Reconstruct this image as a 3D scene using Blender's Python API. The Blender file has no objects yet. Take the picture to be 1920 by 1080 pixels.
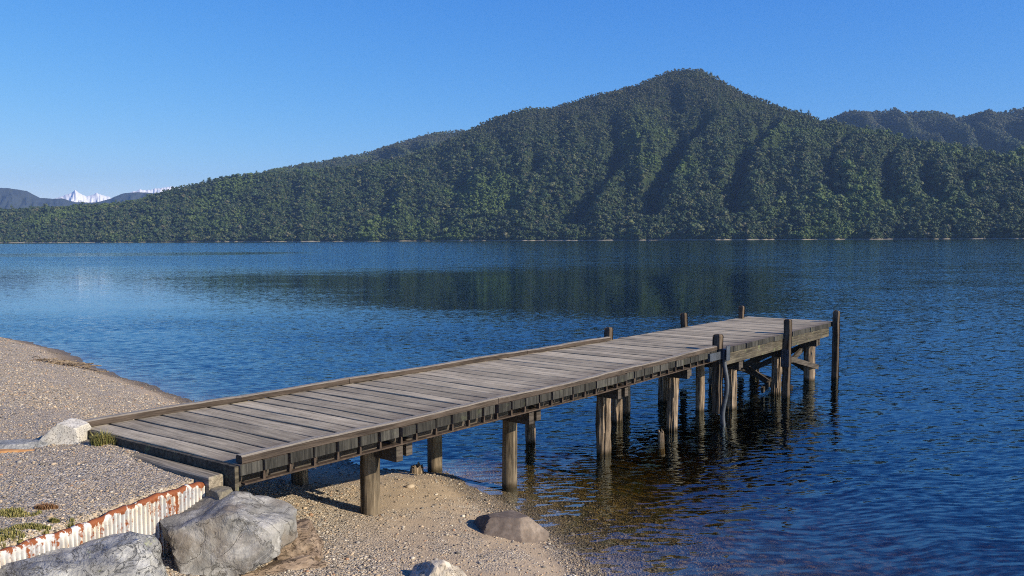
import bpy, bmesh, math, random
import numpy as np
from mathutils import Vector, Matrix, noise as mnoise

S = bpy.context.scene
COL = S.collection
R = math.radians
rng = np.random.default_rng(7)
random.seed(7)

# ------------------------------------------------------------------ camera
H_CAM = 3.6
F_PX = 1600.0
HOR = 448.0
PITCH = math.atan((540 - HOR) / F_PX)
ROLL = 0.0052
cam_d = bpy.data.cameras.new('camera')
cam_d.sensor_width = 36.0
cam_d.lens = 36.0 * F_PX / 1920.0
cam_d.clip_start = 0.1
cam_d.clip_end = 60000
cam = bpy.data.objects.new('camera', cam_d)
COL.objects.link(cam)
S.camera = cam
fw = Vector((0, math.cos(PITCH), -math.sin(PITCH)))
r0_ = Vector((1, 0, 0)); u0_ = r0_.cross(fw)
rt = r0_ * math.cos(ROLL) - u0_ * math.sin(ROLL)
up = u0_ * math.cos(ROLL) + r0_ * math.sin(ROLL)
cam.matrix_world = Matrix(((rt.x, up.x, -fw.x, 0), (rt.y, up.y, -fw.y, 0), (rt.z, up.z, -fw.z, H_CAM), (0, 0, 0, 1)))

def P(px, py, z=0.0):
    """world point of a picture point (1920x1080) on the level z"""
    d = fw + rt * ((px - 960) / F_PX) + up * ((540 - py) / F_PX)
    t = (z - H_CAM) / d.z
    return (d.x * t, d.y * t, z)

def azel(px, py):
    d = fw + rt * ((px - 960) / F_PX) + up * ((540 - py) / F_PX)
    return math.atan2(d.x, d.y), d.z / math.hypot(d.x, d.y)

# ------------------------------------------------------------------ sky and sun
SUN_AZ, SUN_EL = R(118), R(26)
W = bpy.data.worlds.new('World'); S.world = W; W.use_nodes = True
wn = W.node_tree.nodes; wl = W.node_tree.links
sky = wn.new('ShaderNodeTexSky'); sky.sky_type = 'NISHITA'; sky.sun_disc = False
sky.sun_elevation = SUN_EL; sky.sun_rotation = SUN_AZ
sky.air_density, sky.dust_density, sky.ozone_density = 0.8, 0.1, 3.0
sep = wn.new('ShaderNodeSeparateColor'); comb = wn.new('ShaderNodeCombineColor')
wl.new(sky.outputs[0], sep.inputs[0])
for k, (gam, gain) in enumerate(((1.62, 1.50), (0.95, 1.02), (0.42, 1.05))):   # clear deep-blue winter air
    m0 = wn.new('ShaderNodeMath'); m0.operation = 'MULTIPLY'; m0.inputs[1].default_value = 0.1
    m1 = wn.new('ShaderNodeMath'); m1.operation = 'POWER'; m1.inputs[1].default_value = gam
    m2 = wn.new('ShaderNodeMath'); m2.operation = 'MULTIPLY'; m2.inputs[1].default_value = gain * 10
    wl.new(sep.outputs[k], m0.inputs[0]); wl.new(m0.outputs[0], m1.inputs[0]); wl.new(m1.outputs[0], m2.inputs[0])
    if k == 2:      # the upper sky stays dark blue
        m3 = wn.new('ShaderNodeMath'); m3.operation = 'MULTIPLY'; m3.inputs[1].default_value = 2.7; wl.new(sep.outputs[2], m3.inputs[0])
        m4 = wn.new('ShaderNodeMath'); m4.operation = 'MINIMUM'; wl.new(m3.outputs[0], m4.inputs[0]); wl.new(m2.outputs[0], m4.inputs[1]); m2 = m4
    wl.new(m2.outputs[0], comb.inputs[k])
wl.new(comb.outputs[0], wn['Background'].inputs[0])
wn['Background'].inputs[1].default_value = 0.071
sun_d = bpy.data.lights.new('sun', 'SUN'); sun_d.energy = 5.0; sun_d.angle = R(0.5); sun_d.color = (1.0, 0.87, 0.67)
sun = bpy.data.objects.new('sun', sun_d); COL.objects.link(sun)
sdir = Vector((math.sin(SUN_AZ) * math.cos(SUN_EL), math.cos(SUN_AZ) * math.cos(SUN_EL), math.sin(SUN_EL)))
sun.rotation_euler = sdir.to_track_quat('Z', 'Y').to_euler(); sun.location = sdir * 100
S.view_settings.view_transform = 'Standard'; S.view_settings.look = 'None'
S.view_settings.exposure = 0.6; S.view_settings.gamma = 1.0
S.render.engine = 'CYCLES'
S.cycles.max_bounces = 8; S.cycles.transparent_max_bounces = 16; S.cycles.volume_bounces = 0
S.cycles.use_denoising = False
S.cycles.pixel_filter_type = 'BLACKMAN_HARRIS'; S.cycles.filter_width = 1.05
S.cycles.sample_clamp_indirect = 6

# ------------------------------------------------------------------ helpers
def smooth(a, b, x):
    t = np.clip((x - a) / (b - a), 0, 1); return t * t * (3 - 2 * t)

_perm = np.random.default_rng(3).permutation(512)
_ang = np.random.default_rng(4).uniform(0, 2 * np.pi, 512)
def pn(x, y):
    """gradient noise about -0.7..0.7"""
    x = np.asarray(x, float); y = np.asarray(y, float)
    xi = np.floor(x).astype(np.int64); yi = np.floor(y).astype(np.int64)
    xf = x - xi; yf = y - yi
    u = xf**3 * (xf * (xf * 6 - 15) + 10); v = yf**3 * (yf * (yf * 6 - 15) + 10)
    def g(i, j, a, b):
        h = _perm[(_perm[i & 511] + j) & 511]; t = _ang[h]; return np.cos(t) * a + np.sin(t) * b
    n00 = g(xi, yi, xf, yf); n10 = g(xi + 1, yi, xf - 1, yf)
    n01 = g(xi, yi + 1, xf, yf - 1); n11 = g(xi + 1, yi + 1, xf - 1, yf - 1)
    return (n00 * (1 - u) + n10 * u) * (1 - v) + (n01 * (1 - u) + n11 * u) * v
def fbm(x, y, o=4):
    s = 0; a = 1
    for k in range(o):
        s = s + a * pn(x * 2**k + 17.3 * k, y * 2**k - 9.1 * k); a *= 0.5
    return s

def tag(o, label=None, cat=None, group=None, kind=None):
    if label: o['label'] = label
    if cat: o['category'] = cat
    if group: o['group'] = group
    if kind: o['kind'] = kind
    return o

def np_mesh(name, V, F, mat=None, col=None, smooth_=False, parent=None, fcol=None):
    """V (n,3), F (m,k) all faces of k corners; col per vertex (n,3)"""
    V = np.asarray(V, np.float32); F = np.asarray(F, np.int32)
    me = bpy.data.meshes.new(name)
    me.vertices.add(len(V)); me.vertices.foreach_set('co', V.ravel())
    k = F.shape[1]
    me.loops.add(F.size); me.loops.foreach_set('vertex_index', F.ravel())
    me.polygons.add(len(F)); me.polygons.foreach_set('loop_start', np.arange(0, F.size, k, dtype=np.int32))
    if smooth_: me.polygons.foreach_set('use_smooth', np.ones(len(F), bool))
    me.update(calc_edges=True)
    if col is not None:
        a = me.color_attributes.new('tone', 'FLOAT_COLOR', 'POINT')
        a.data.foreach_set('color', np.c_[np.asarray(col, np.float32), np.ones(len(V), np.float32)].ravel())
    if mat: me.materials.append(mat)
    o = bpy.data.objects.new(name, me); COL.objects.link(o)
    if parent: o.parent = parent
    return o

def grid_faces(nx, ny):
    i = np.arange(nx * ny).reshape(ny, nx)
    return np.stack([i[:-1, :-1].ravel(), i[:-1, 1:].ravel(), i[1:, 1:].ravel(), i[1:, :-1].ravel()], 1)

class MB:
    """collects pieces, builds one mesh; every piece has a tone (0..1) kept as a colour attribute"""
    def __init__(s): s.v = []; s.f = []; s.c = []
    def add(s, vs, fs, tone=0.5):
        n = len(s.v)
        s.v += [tuple(v) for v in vs]; s.f += [tuple(i + n for i in f) for f in fs]; s.c += [tone] * len(vs)
    def box(s, x0, x1, y0, y1, z0, z1, tone=0.5, ch=0.0, jit=0.0):
        """box with its four long X edges left sharp and upper rim chamfered by ch"""
        j = lambda: random.uniform(-jit, jit)
        if ch <= 0:
            vs = [(x + j(), y + j(), z) for z in (z0, z1) for x, y in ((x0, y0), (x1, y0), (x1, y1), (x0, y1))]
            s.add(vs, [(3, 2, 1, 0), (4, 5, 6, 7), (0, 1, 5, 4), (1, 2, 6, 5), (2, 3, 7, 6), (3, 0, 4, 7)], tone)
        else:
            vs = []
            a = [(x0 + j(), y0 + j()), (x1 + j(), y0 + j()), (x1 + j(), y1 + j()), (x0 + j(), y1 + j())]
            cx, cy = (x0 + x1) / 2, (y0 + y1) / 2
            for z, q in ((z0, ch), (z0 + ch, 0), (z1 - ch, 0), (z1, ch)):
                vs += [(x - math.copysign(q, x - cx), y - math.copysign(q, y - cy), z) for x, y in a]
            fs = [(3, 2, 1, 0), (12, 13, 14, 15)]
            for L in (0, 4, 8):
                for k in range(4): fs.append((L + k, L + (k + 1) % 4, L + 4 + (k + 1) % 4, L + 4 + k))
            s.add(vs, fs, tone)
    def bar(s, a, b, w, h, tone=0.5, upv=(0, 0, 1)):
        a = Vector(a); b = Vector(b); d = (b - a).normalized(); sd = d.cross(Vector(upv)).normalized(); u = sd.cross(d)
        vs = [p + sd * (x * w / 2) + u * (z * h / 2) for p in (a, b) for x, z in ((-1, -1), (1, -1), (1, 1), (-1, 1))]
        s.add(vs, [(3, 2, 1, 0), (4, 5, 6, 7), (0, 1, 5, 4), (1, 2, 6, 5), (2, 3, 7, 6), (3, 0, 4, 7)], tone)
    def tube(s, pts, rad, n=16, tone=0.5, groove=0.0, seed=0, top_round=0.0):
        """a tube through pts; rad a number or list; groove makes weathered lengthwise ridges"""
        pts = [Vector(p) for p in pts]; m = len(pts)
        if not hasattr(rad, '__len__'): rad = [rad] * m
        vs = []
        for i, p in enumerate(pts):
            d = (pts[min(i + 1, m - 1)] - pts[max(i - 1, 0)]).normalized()
            x = d.cross(Vector((0.13, 1, 0.07))).normalized(); y = d.cross(x)
            for k in range(n):
                t = 2 * math.pi * k / n
                g = 1.0
                if groove:
                    g += groove * mnoise.noise(Vector((math.cos(t) * 4.5, math.sin(t) * 4.5, i * 0.16 + seed * 7.7)))
                    g += 0.6 * groove * mnoise.noise(Vector((math.cos(t) * 11, math.sin(t) * 11, i * 0.25 + seed * 3.1)))
                vs.append(p + (x * math.cos(t) + y * math.sin(t)) * rad[i] * g)
        fs = [tuple(range(n))[::-1], tuple(range((m - 1) * n, m * n))]
        for i in range(m - 1):
            for k in range(n):
                fs.append((i * n + k, i * n + (k + 1) % n, (i + 1) * n + (k + 1) % n, (i + 1) * n + k))
        s.add(vs, fs, tone)
    def build(s, name, mat, parent=None, sm=False):
        me = bpy.data.meshes.new(name); me.from_pydata(s.v, [], s.f)
        bm = bmesh.new(); bm.from_mesh(me); bmesh.ops.recalc_face_normals(bm, faces=bm.faces); bm.to_mesh(me); bm.free()
        a = me.color_attributes.new('tone', 'FLOAT_COLOR', 'POINT')
        a.data.foreach_set('color', np.repeat(np.array(s.c, np.float32), 4))
        if sm:
            me.polygons.foreach_set('use_smooth', np.ones(len(me.polygons), bool))
            me.set_sharp_from_angle(angle=R(38))
        me.materials.append(mat)
        o = bpy.data.objects.new(name, me); COL.objects.link(o)
        if parent: o.parent = parent
        return o

# ------------------------------------------------------------------ material helpers
class NT:
    def __init__(s, name):
        s.m = bpy.data.materials.new(name); s.m.use_nodes = True; s.t = s.m.node_tree; s.n = s.t.nodes; s.l = s.t.links
        s.b = s.n['Principled BSDF']; s.out = s.n['Material Output']
    def new(s, t, **kw):
        n = s.n.new('ShaderNode' + t)
        for k, v in kw.items(): setattr(n, k, v)
        return n
    def set(s, sock, v):
        if isinstance(v, bpy.types.NodeSocket): s.l.new(v, sock)
        elif isinstance(v, (tuple, list)) and len(v) == 3 and sock.type == 'RGBA': sock.default_value = (*v, 1)
        else: sock.default_value = v
    def math(s, op, a, b=0.0, c=None, clamp=False):
        n = s.new('Math', operation=op, use_clamp=clamp); s.set(n.inputs[0], a); s.set(n.inputs[1], b)
        if c is not None: s.set(n.inputs[2], c)
        return n.outputs[0]
    def vmath(s, op, a, b=(0, 0, 0)):
        n = s.new('VectorMath', operation=op); s.set(n.inputs[0], a); s.set(n.inputs[1], b); return n.outputs[0]
    def mix(s, f, a, b, mode='MIX'):
        n = s.new('Mix', data_type='RGBA', blend_type=mode); s.set(n.inputs[0], f); s.set(n.inputs[6], a); s.set(n.inputs[7], b); return n.outputs[2]
    def ramp(s, f, stops, interp='LINEAR'):
        n = s.new('ValToRGB'); r = n.color_ramp; r.interpolation = interp
        while len(r.elements) < len(stops): r.elements.new(0.5)
        for e, (p, c) in zip(r.elements, stops):
            e.position = p; e.color = (*c, 1) if len(c) == 3 else c
        s.set(n.inputs[0], f); return n.outputs[0]
    def maprange(s, v, a, b, c=0.0, d=1.0, smoothed=True):
        n = s.new('MapRange', interpolation_type='SMOOTHSTEP' if smoothed else 'LINEAR')
        for i, x in enumerate((v, a, b, c, d)): s.set(n.inputs[i], x)
        return n.outputs[0]
    def noise(s, vec, scale, detail=3, rough=0.55, out=0, dist=0.0):
        n = s.new('TexNoise'); s.set(n.inputs['Vector'], vec); n.inputs['Scale'].default_value = scale
        n.inputs['Detail'].default_value = detail; n.inputs['Roughness'].default_value = rough; n.inputs['Distortion'].default_value = dist
        return n.outputs[out]
    def voro(s, vec, scale, feat='F1', out=0, rand=1.0):
        n = s.new('TexVoronoi', feature=feat); s.set(n.inputs['Vector'], vec); n.inputs['Scale'].default_value = scale; n.inputs['Randomness'].default_value = rand
        return n.outputs[out]
    def mapping(s, vec, scale=(1, 1, 1), loc=(0, 0, 0), rot=(0, 0, 0)):
        n = s.new('Mapping'); s.set(n.inputs[0], vec); n.inputs['Scale'].default_value = scale; n.inputs['Location'].default_value = loc; n.inputs['Rotation'].default_value = rot
        return n.outputs[0]
    def obj(s): return s.new('TexCoord').outputs['Object']
    def pos(s): return s.new('NewGeometry').outputs['Position']
    def attr(s, name): return s.new('Attribute', attribute_name=name)
    def xyz(s, v):
        n = s.new('SeparateXYZ'); s.set(n.inputs[0], v); return n.outputs
    def bump(s, h, strength=0.5, dist=0.02, normal=None):
        n = s.new('Bump'); n.inputs['Strength'].default_value = strength; n.inputs['Distance'].default_value = dist; s.set(n.inputs['Height'], h)
        if normal is not None: s.set(n.inputs['Normal'], normal)
        return n.outputs[0]
    def done(s, base, rough=0.8, normal=None, spec=0.3, metal=0.0):
        s.set(s.b.inputs['Base Color'], base); s.set(s.b.inputs['Roughness'], rough)
        s.b.inputs['Specular IOR Level'].default_value = spec; s.set(s.b.inputs['Metallic'], metal)
        if normal is not None: s.set(s.b.inputs['Normal'], normal)
        return s.m

def wood(name, dark, light, axis='Y', stain=None, top=None, moss=0.0, grain=1.0, tone_amt=0.5, nails=False, wet=False, blotch=0.5, span=(0.36, 0.64)):
    k = NT(name); o = k.obj()
    st = {'X': (0.7, 14, 14), 'Y': (14, 0.7, 14), 'Z': (14, 14, 0.8)}[axis]
    tn = k.attr('tone').outputs['Fac']
    off = k.new('CombineXYZ'); k.set(off.inputs[0], k.math('MULTIPLY', tn, 31.0)); k.set(off.inputs[1], k.math('MULTIPLY', tn, 17.0)); k.set(off.inputs[2], k.math('MULTIPLY', tn, 9.0))
    v = k.vmath('ADD', k.mapping(o, st), off.outputs[0])
    g = k.noise(v, 1.6 * grain, 6, 0.68, dist=0.6)
    g2 = k.noise(v, 6.5 * grain, 4, 0.7)
    bl = k.noise(k.vmath('ADD', o, off.outputs[0]), 2.6, 4, 0.6)
    f = k.math('ADD', k.math('MULTIPLY', g, 0.65), k.math('MULTIPLY', g2, 0.35))
    c = k.mix(k.maprange(f, *span), dark, light)
    tm = k.math('ADD', k.math('MULTIPLY', tn, tone_amt), 1.0 - tone_amt * 0.5)
    bm = k.math('ADD', k.math('MULTIPLY', bl, blotch), 1.0 - blotch * 0.5)
    sc = k.new('VectorMath', operation='SCALE'); k.set(sc.inputs[0], c); k.set(sc.inputs[3], k.math('MULTIPLY', tm, bm)); c = sc.outputs[0]
    if stain:
        sx = k.xyz(o)
        a, b_, col, fac = stain
        e = k.math('MULTIPLY', k.maprange(k.math('ADD', sx[1], k.math('MULTIPLY', k.noise(o, 2.2, 4, 0.6), 0.9)), b_, a), fac)
        c = k.mix(e, c, col)
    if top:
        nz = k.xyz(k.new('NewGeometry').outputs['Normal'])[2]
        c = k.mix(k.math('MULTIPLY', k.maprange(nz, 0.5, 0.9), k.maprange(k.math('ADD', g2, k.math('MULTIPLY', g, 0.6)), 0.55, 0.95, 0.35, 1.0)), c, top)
    if moss > 0:
        mm = k.math('MULTIPLY', k.maprange(k.noise(o, 7, 5, 0.7), 0.56, 0.68), moss)
        c = k.mix(mm, c, (0.16, 0.19, 0.09))
    if wet:
        z = k.xyz(o)[2]
        c = k.mix(k.maprange(k.math('ADD', z, k.math('MULTIPLY', k.noise(o, 9, 3), 0.10)), 0.16, 0.05), c, (0.035, 0.026, 0.014))
    h = k.math('ADD', g, k.math('MULTIPLY', g2, 0.5))
    return k.done(c, 0.85, k.bump(h, 0.7, 0.012), 0.25)

def rock_mat(name, c1, c2, c3, scale=1.0, vein=0.0, lichen=0.0, speck=0.0, layer=None, bumpd=0.03, crack=0.0, stain=None):
    k = NT(name); o = k.obj()
    if layer: o = k.mapping(o, layer[0], rot=layer[1])
    n1 = k.noise(o, 2.2 * scale, 8, 0.62, dist=0.5); n2 = k.noise(o, 9 * scale, 6, 0.65)
    c = k.ramp(n1, [(0.3, c1), (0.5, c2), (0.7, c3)])
    c = k.mix(k.maprange(n2, 0.35, 0.7, 0.0, 0.45), c, tuple(x * 0.45 for x in c1))
    h = k.math('ADD', k.math('MULTIPLY', n1, 1.0), k.math('MULTIPLY', n2, 0.35))
    if vein > 0:
        w = k.math('ABSOLUTE', k.math('SUBTRACT', k.noise(o, 1.7 * scale, 5, 0.6, dist=0.8), 0.5))
        c = k.mix(k.maprange(w, 0.012, 0.0, 0.0, vein), c, (0.62, 0.62, 0.62))
    if crack > 0:
        w = k.math('ABSOLUTE', k.math('SUBTRACT', k.noise(k.vmath('ADD', o, (4.2, 7.7, 1.1)), 2.3 * scale, 6, 0.62, dist=1.2), 0.5))
        cf = k.maprange(w, 0.014, 0.0, 0.0, crack)
        c = k.mix(cf, c, tuple(x * 0.3 for x in c1)); h = k.math('SUBTRACT', h, k.math('MULTIPLY', cf, 0.6))
    if stain:
        c = k.mix(k.maprange(k.noise(k.vmath('ADD', o, (9, 2, 5)), 1.3 * scale, 4, 0.6), 0.5, 0.62, 0.0, stain[1]), c, stain[0])
    if speck > 0:
        sp = k.voro(o, 90, out=1); c = k.mix(k.math('MULTIPLY', k.maprange(k.new('SeparateColor').outputs[0], 0, 1), 0), c, c)
        sc = k.new('SeparateColor'); k.set(sc.inputs[0], sp)
        c = k.mix(k.math('MULTIPLY', k.math('GREATER_THAN', sc.outputs[0], 0.78), speck), c, (0.12, 0.11, 0.1))
    if lichen > 0:
        c = k.mix(k.maprange(k.noise(k.vmath('ADD', o, (3, 3, 3)), 3.0, 5, 0.7), 0.6, 0.68, 0.0, lichen), c, (0.42, 0.45, 0.2))
    return k.done(c, 0.82, k.bump(h, 0.9, bumpd), 0.3)

# ------------------------------------------------------------------ jetty frame
O0 = Vector((*P(450, 872, 1.44)[:2], 0))
JAZ = R(39.2)
JU = Vector((math.sin(JAZ), math.cos(JAZ), 0)); JV = Vector((-math.cos(JAZ), math.sin(JAZ), 0))
DECK = 1.44; TH = 0.11
LEN = 17.6
def tr(s): return float(np.interp(s, [0, 6, 10.8, 17.6], [0.0, -0.05, 0.12, 0.22]))
def tl(s): return float(np.interp(s, [0, 5, 10.7, 17.6], [2.96, 2.82, 2.68, 2.58]))
def skew(s, t): return -0.17 * max(t, 0) / 2.96 * max(0.0, 1 - s / 4.0)
def jloc(p):
    d = Vector((p[0], p[1], 0)) - O0; return d.dot(JU), d.dot(JV)
def jw(s, t): 
    q = O0 + JU * s + JV * t; return q.x, q.y

# ------------------------------------------------------------------ terrain heights
SH = [(-90, 75), (-45, 47)] + [P(*q)[:2] for q in ((0, 634), (70, 648), (130, 664), (155, 680), (240, 710), (300, 732), (355, 749))] + \
     [(-4.6, 15.9)] + [P(*q)[:2] for q in ((700, 876), (830, 890), (900, 915), (960, 950), (1050, 1012), (1135, 1078))] + [(1.9, 7.0), (2.6, 4), (3.2, 0), (4, -12), (6, -40)]
SH = np.array(SH)
BK = np.array([(-4.6, 0.0), (-4.4, 4.5), (-3.93, 6.45), (-3.35, 7.6), (-2.86, 8.42), jw(0.12, 0.4), jw(0.1, 2.9), (-6.2, 12.2), (-9.5, 16.0), (-14, 21), (-24, 28), (-60, 50), (-100, 70)])
def polydist(x, y, pl, left_positive=True):
    best = np.full(x.shape, 1e9); sg = np.zeros(x.shape)
    for (ax, ay), (bx, by) in zip(pl[:-1], pl[1:]):
        dx, dy = bx - ax, by - ay; L = dx * dx + dy * dy
        t = np.clip(((x - ax) * dx + (y - ay) * dy) / L, 0, 1)
        d = np.hypot(x - ax - t * dx, y - ay - t * dy); c = dx * (y - ay) - dy * (x - ax)
        m = d < best; best = np.where(m, d, best); sg = np.where(m, np.sign(c), sg)
    return best * sg
def ground(x, y):
    x = np.asarray(x, float); y = np.asarray(y, float)
    d = -polydist(x, y, SH)                        # + on land
    d = d + 0.22 * pn(x * 0.6, y * 0.6) + 0.08 * pn(x * 2.1, y * 2.1) * smooth(60, 10, y)
    k = 0.155 + 0.13 * smooth(-2.5, -6.5, x)
    land = k * d + 0.03 * smooth(0.3, 1.0, d) * smooth(2.6, 1.2, d)
    land = np.where(d > 6, k * 6 + (d - 6) * 0.02, land)
    bk = polydist(x, y, BK)                        # + on the platform side
    wid = 0.07 + 0.5 * smooth(10.8, 12.5, y)
    plat = 1.27 + 0.02 * fbm(x * 0.7, y * 0.7, 3) + 0.015 * np.clip(-x - 5, 0, 20)
    qx, qy = jw(-0.55, 2.1); plat = plat + 0.10 * np.exp(-(((x - qx) / 1.0)**2 + ((y - qy) / 1.0)**2))
    mk = smooth(-wid, wid, bk)
    land2 = np.minimum(land, plat) if False else land
    z_hi = np.where(land > plat, plat, plat)
    soft = smooth(11.5, 13.0, y)
    # on the open beach the platform just caps the slope; by the wall it is filled
    capped = -np.log(np.exp(-land * 6) + np.exp(-plat * 6)) / 6
    z_hi = plat * (1 - soft) + capped * soft
    z_lo = np.minimum(land, 1.15)
    zl = z_lo * (1 - mk) + z_hi * mk
    zl = np.where(soft > 0, zl * (1 - soft) + capped * soft, zl)
    wt = -4.2 * (1 - np.exp(np.minimum(d, 0) * 0.16 / 4.2 * 1.0))
    z = np.where(d > 0, zl, wt)
    near = smooth(60, 20, y)
    z = z + near * (0.012 * fbm(x * 3.1, y * 3.1, 3) + 0.006 * pn(x * 11, y * 11))
    return z
def gz(x, y): return float(ground(np.array([x]), np.array([y]))[0])

# ------------------------------------------------------------------ materials of the ground
def ground_material():
    k = NT('gravel_beach'); p = k.pos(); z = k.xyz(p)[2]
    pj = k.vmath('ADD', p, k.vmath('SCALE', k.noise(p, 25, 2, out=1), (0, 0, 0)))
    va = k.voro(p, 42, out=1); vb = k.voro(p, 95, out=1); da = k.voro(p, 42, 'F1', 0); db = k.voro(p, 95, 'F1', 0)
    sa = k.new('SeparateColor'); k.set(sa.inputs[0], va); sb = k.new('SeparateColor'); k.set(sb.inputs[0], vb)
    stones = [(0.0, (0.09, 0.077, 0.065)), (0.14, (0.22, 0.195, 0.16)), (0.32, (0.40, 0.32, 0.22)), (0.5, (0.34, 0.31, 0.27)), (0.66, (0.50, 0.39, 0.27)), (0.82, (0.52, 0.46, 0.37)), (0.95, (0.68, 0.62, 0.52))]
    ca = k.ramp(sa.outputs[0], stones, 'CONSTANT'); cb = k.ramp(sb.outputs[1], stones, 'CONSTANT')
    c0 = None; big = k.noise(p, 0.9, 4, 0.6); mid = k.noise(p, 3.2, 3, 0.6)
    c = k.mix(k.maprange(k.math('ADD', k.math('MULTIPLY', sa.outputs[1], 0.6), k.math('MULTIPLY', mid, 0.8)), 0.55, 0.85), cb, ca)
    sand = k.mix(k.noise(p, 60, 3, 0.8), (0.19, 0.145, 0.095), (0.50, 0.39, 0.27))
    fine = k.maprange(k.noise(k.mapping(p, (1, 1, 0)), 1.1, 4, 0.55), 0.46, 0.6, 0.15, 0.85)
    # brown fine sand lies in a band just above the waterline
    band = k.math('MULTIPLY', k.maprange(z, 0.03, 0.08), k.maprange(z, 0.42, 0.27))
    fs = k.math('MAXIMUM', k.math('MULTIPLY', fine, 0.35), k.math('MULTIPLY', band, k.maprange(k.noise(p, 1.6, 3), 0.32, 0.5, 0.35, 1.0)))
    c = k.mix(fs, c, sand)
    c = k.mix(k.maprange(big, 0.4, 0.62, 0.0, 0.25), c, (0.38, 0.31, 0.23))
    wet = k.maprange(k.math('ADD', z, k.math('MULTIPLY', k.noise(p, 2.5, 4), 0.10)), 0.17, 0.05)
    c = k.mix(k.math('MULTIPLY', wet, 0.55), c, (0.09, 0.06, 0.028))
    px_ = k.xyz(p)[0]
    drift = k.math('MULTIPLY', k.maprange(k.math('ADD', z, k.math('MULTIPLY', k.noise(p, 1.4, 5, 0.65), 0.42)), 0.50, 0.34), k.maprange(px_, -3.5, -6.0))
    c = k.mix(k.math('MULTIPLY', drift, 0.68), c, k.mix(k.noise(p, 30, 3), (0.05, 0.036, 0.022), (0.19, 0.14, 0.09)))
    under = k.maprange(z, 0.03, -0.18)
    alg = k.mix(k.maprange(k.voro(p, 7, out=0), 0.25, 0.6), (0.30, 0.215, 0.07), (0.03, 0.024, 0.010))
    alg = k.mix(k.maprange(k.noise(p, 2.7, 4), 0.5, 0.62), alg, (0.085, 0.09, 0.022))
    c = k.mix(k.math('MULTIPLY', under, 0.86), c, alg)
    h = k.math('SUBTRACT', 1.0, k.math('ADD', k.math('MULTIPLY', da, 1.2), k.math('MULTIPLY', db, 0.5)))
    h = k.math('MULTIPLY', h, k.math('SUBTRACT', 1.0, k.math('MULTIPLY', fs, 0.85)))
    return k.done(c, k.math('SUBTRACT', 0.85, k.math('MULTIPLY', wet, 0.35)), k.bump(h, 1.0, 0.018), 0.3)
M_ground = ground_material()

def graded(a, b, n0, far0, far1, grow):
    xs = list(np.arange(a, b + 1e-6, n0)); s = n0; x = xs[-1]
    while x < far1: s *= grow; x += s; xs.append(x)
    s = n0; x = xs[0]; lo = []
    while x > far0: s *= grow; x -= s; lo.append(x)
    return np.array(lo[::-1] + xs)
gx = graded(-8.5, 6.0, 0.045, -6000, 6000, 1.08)
gy = graded(5.0, 17.0, 0.045, -400, 9100, 1.08)
X, Y = np.meshgrid(gx, gy)
Z = ground(X, Y)
np_mesh('ground', np.c_[X.ravel(), Y.ravel(), Z.ravel()], grid_faces(len(gx), len(gy)), M_ground, smooth_=True)
tag(bpy.data.objects['ground'], 'pale gravel beach running under the lake water', kind='structure')

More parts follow.
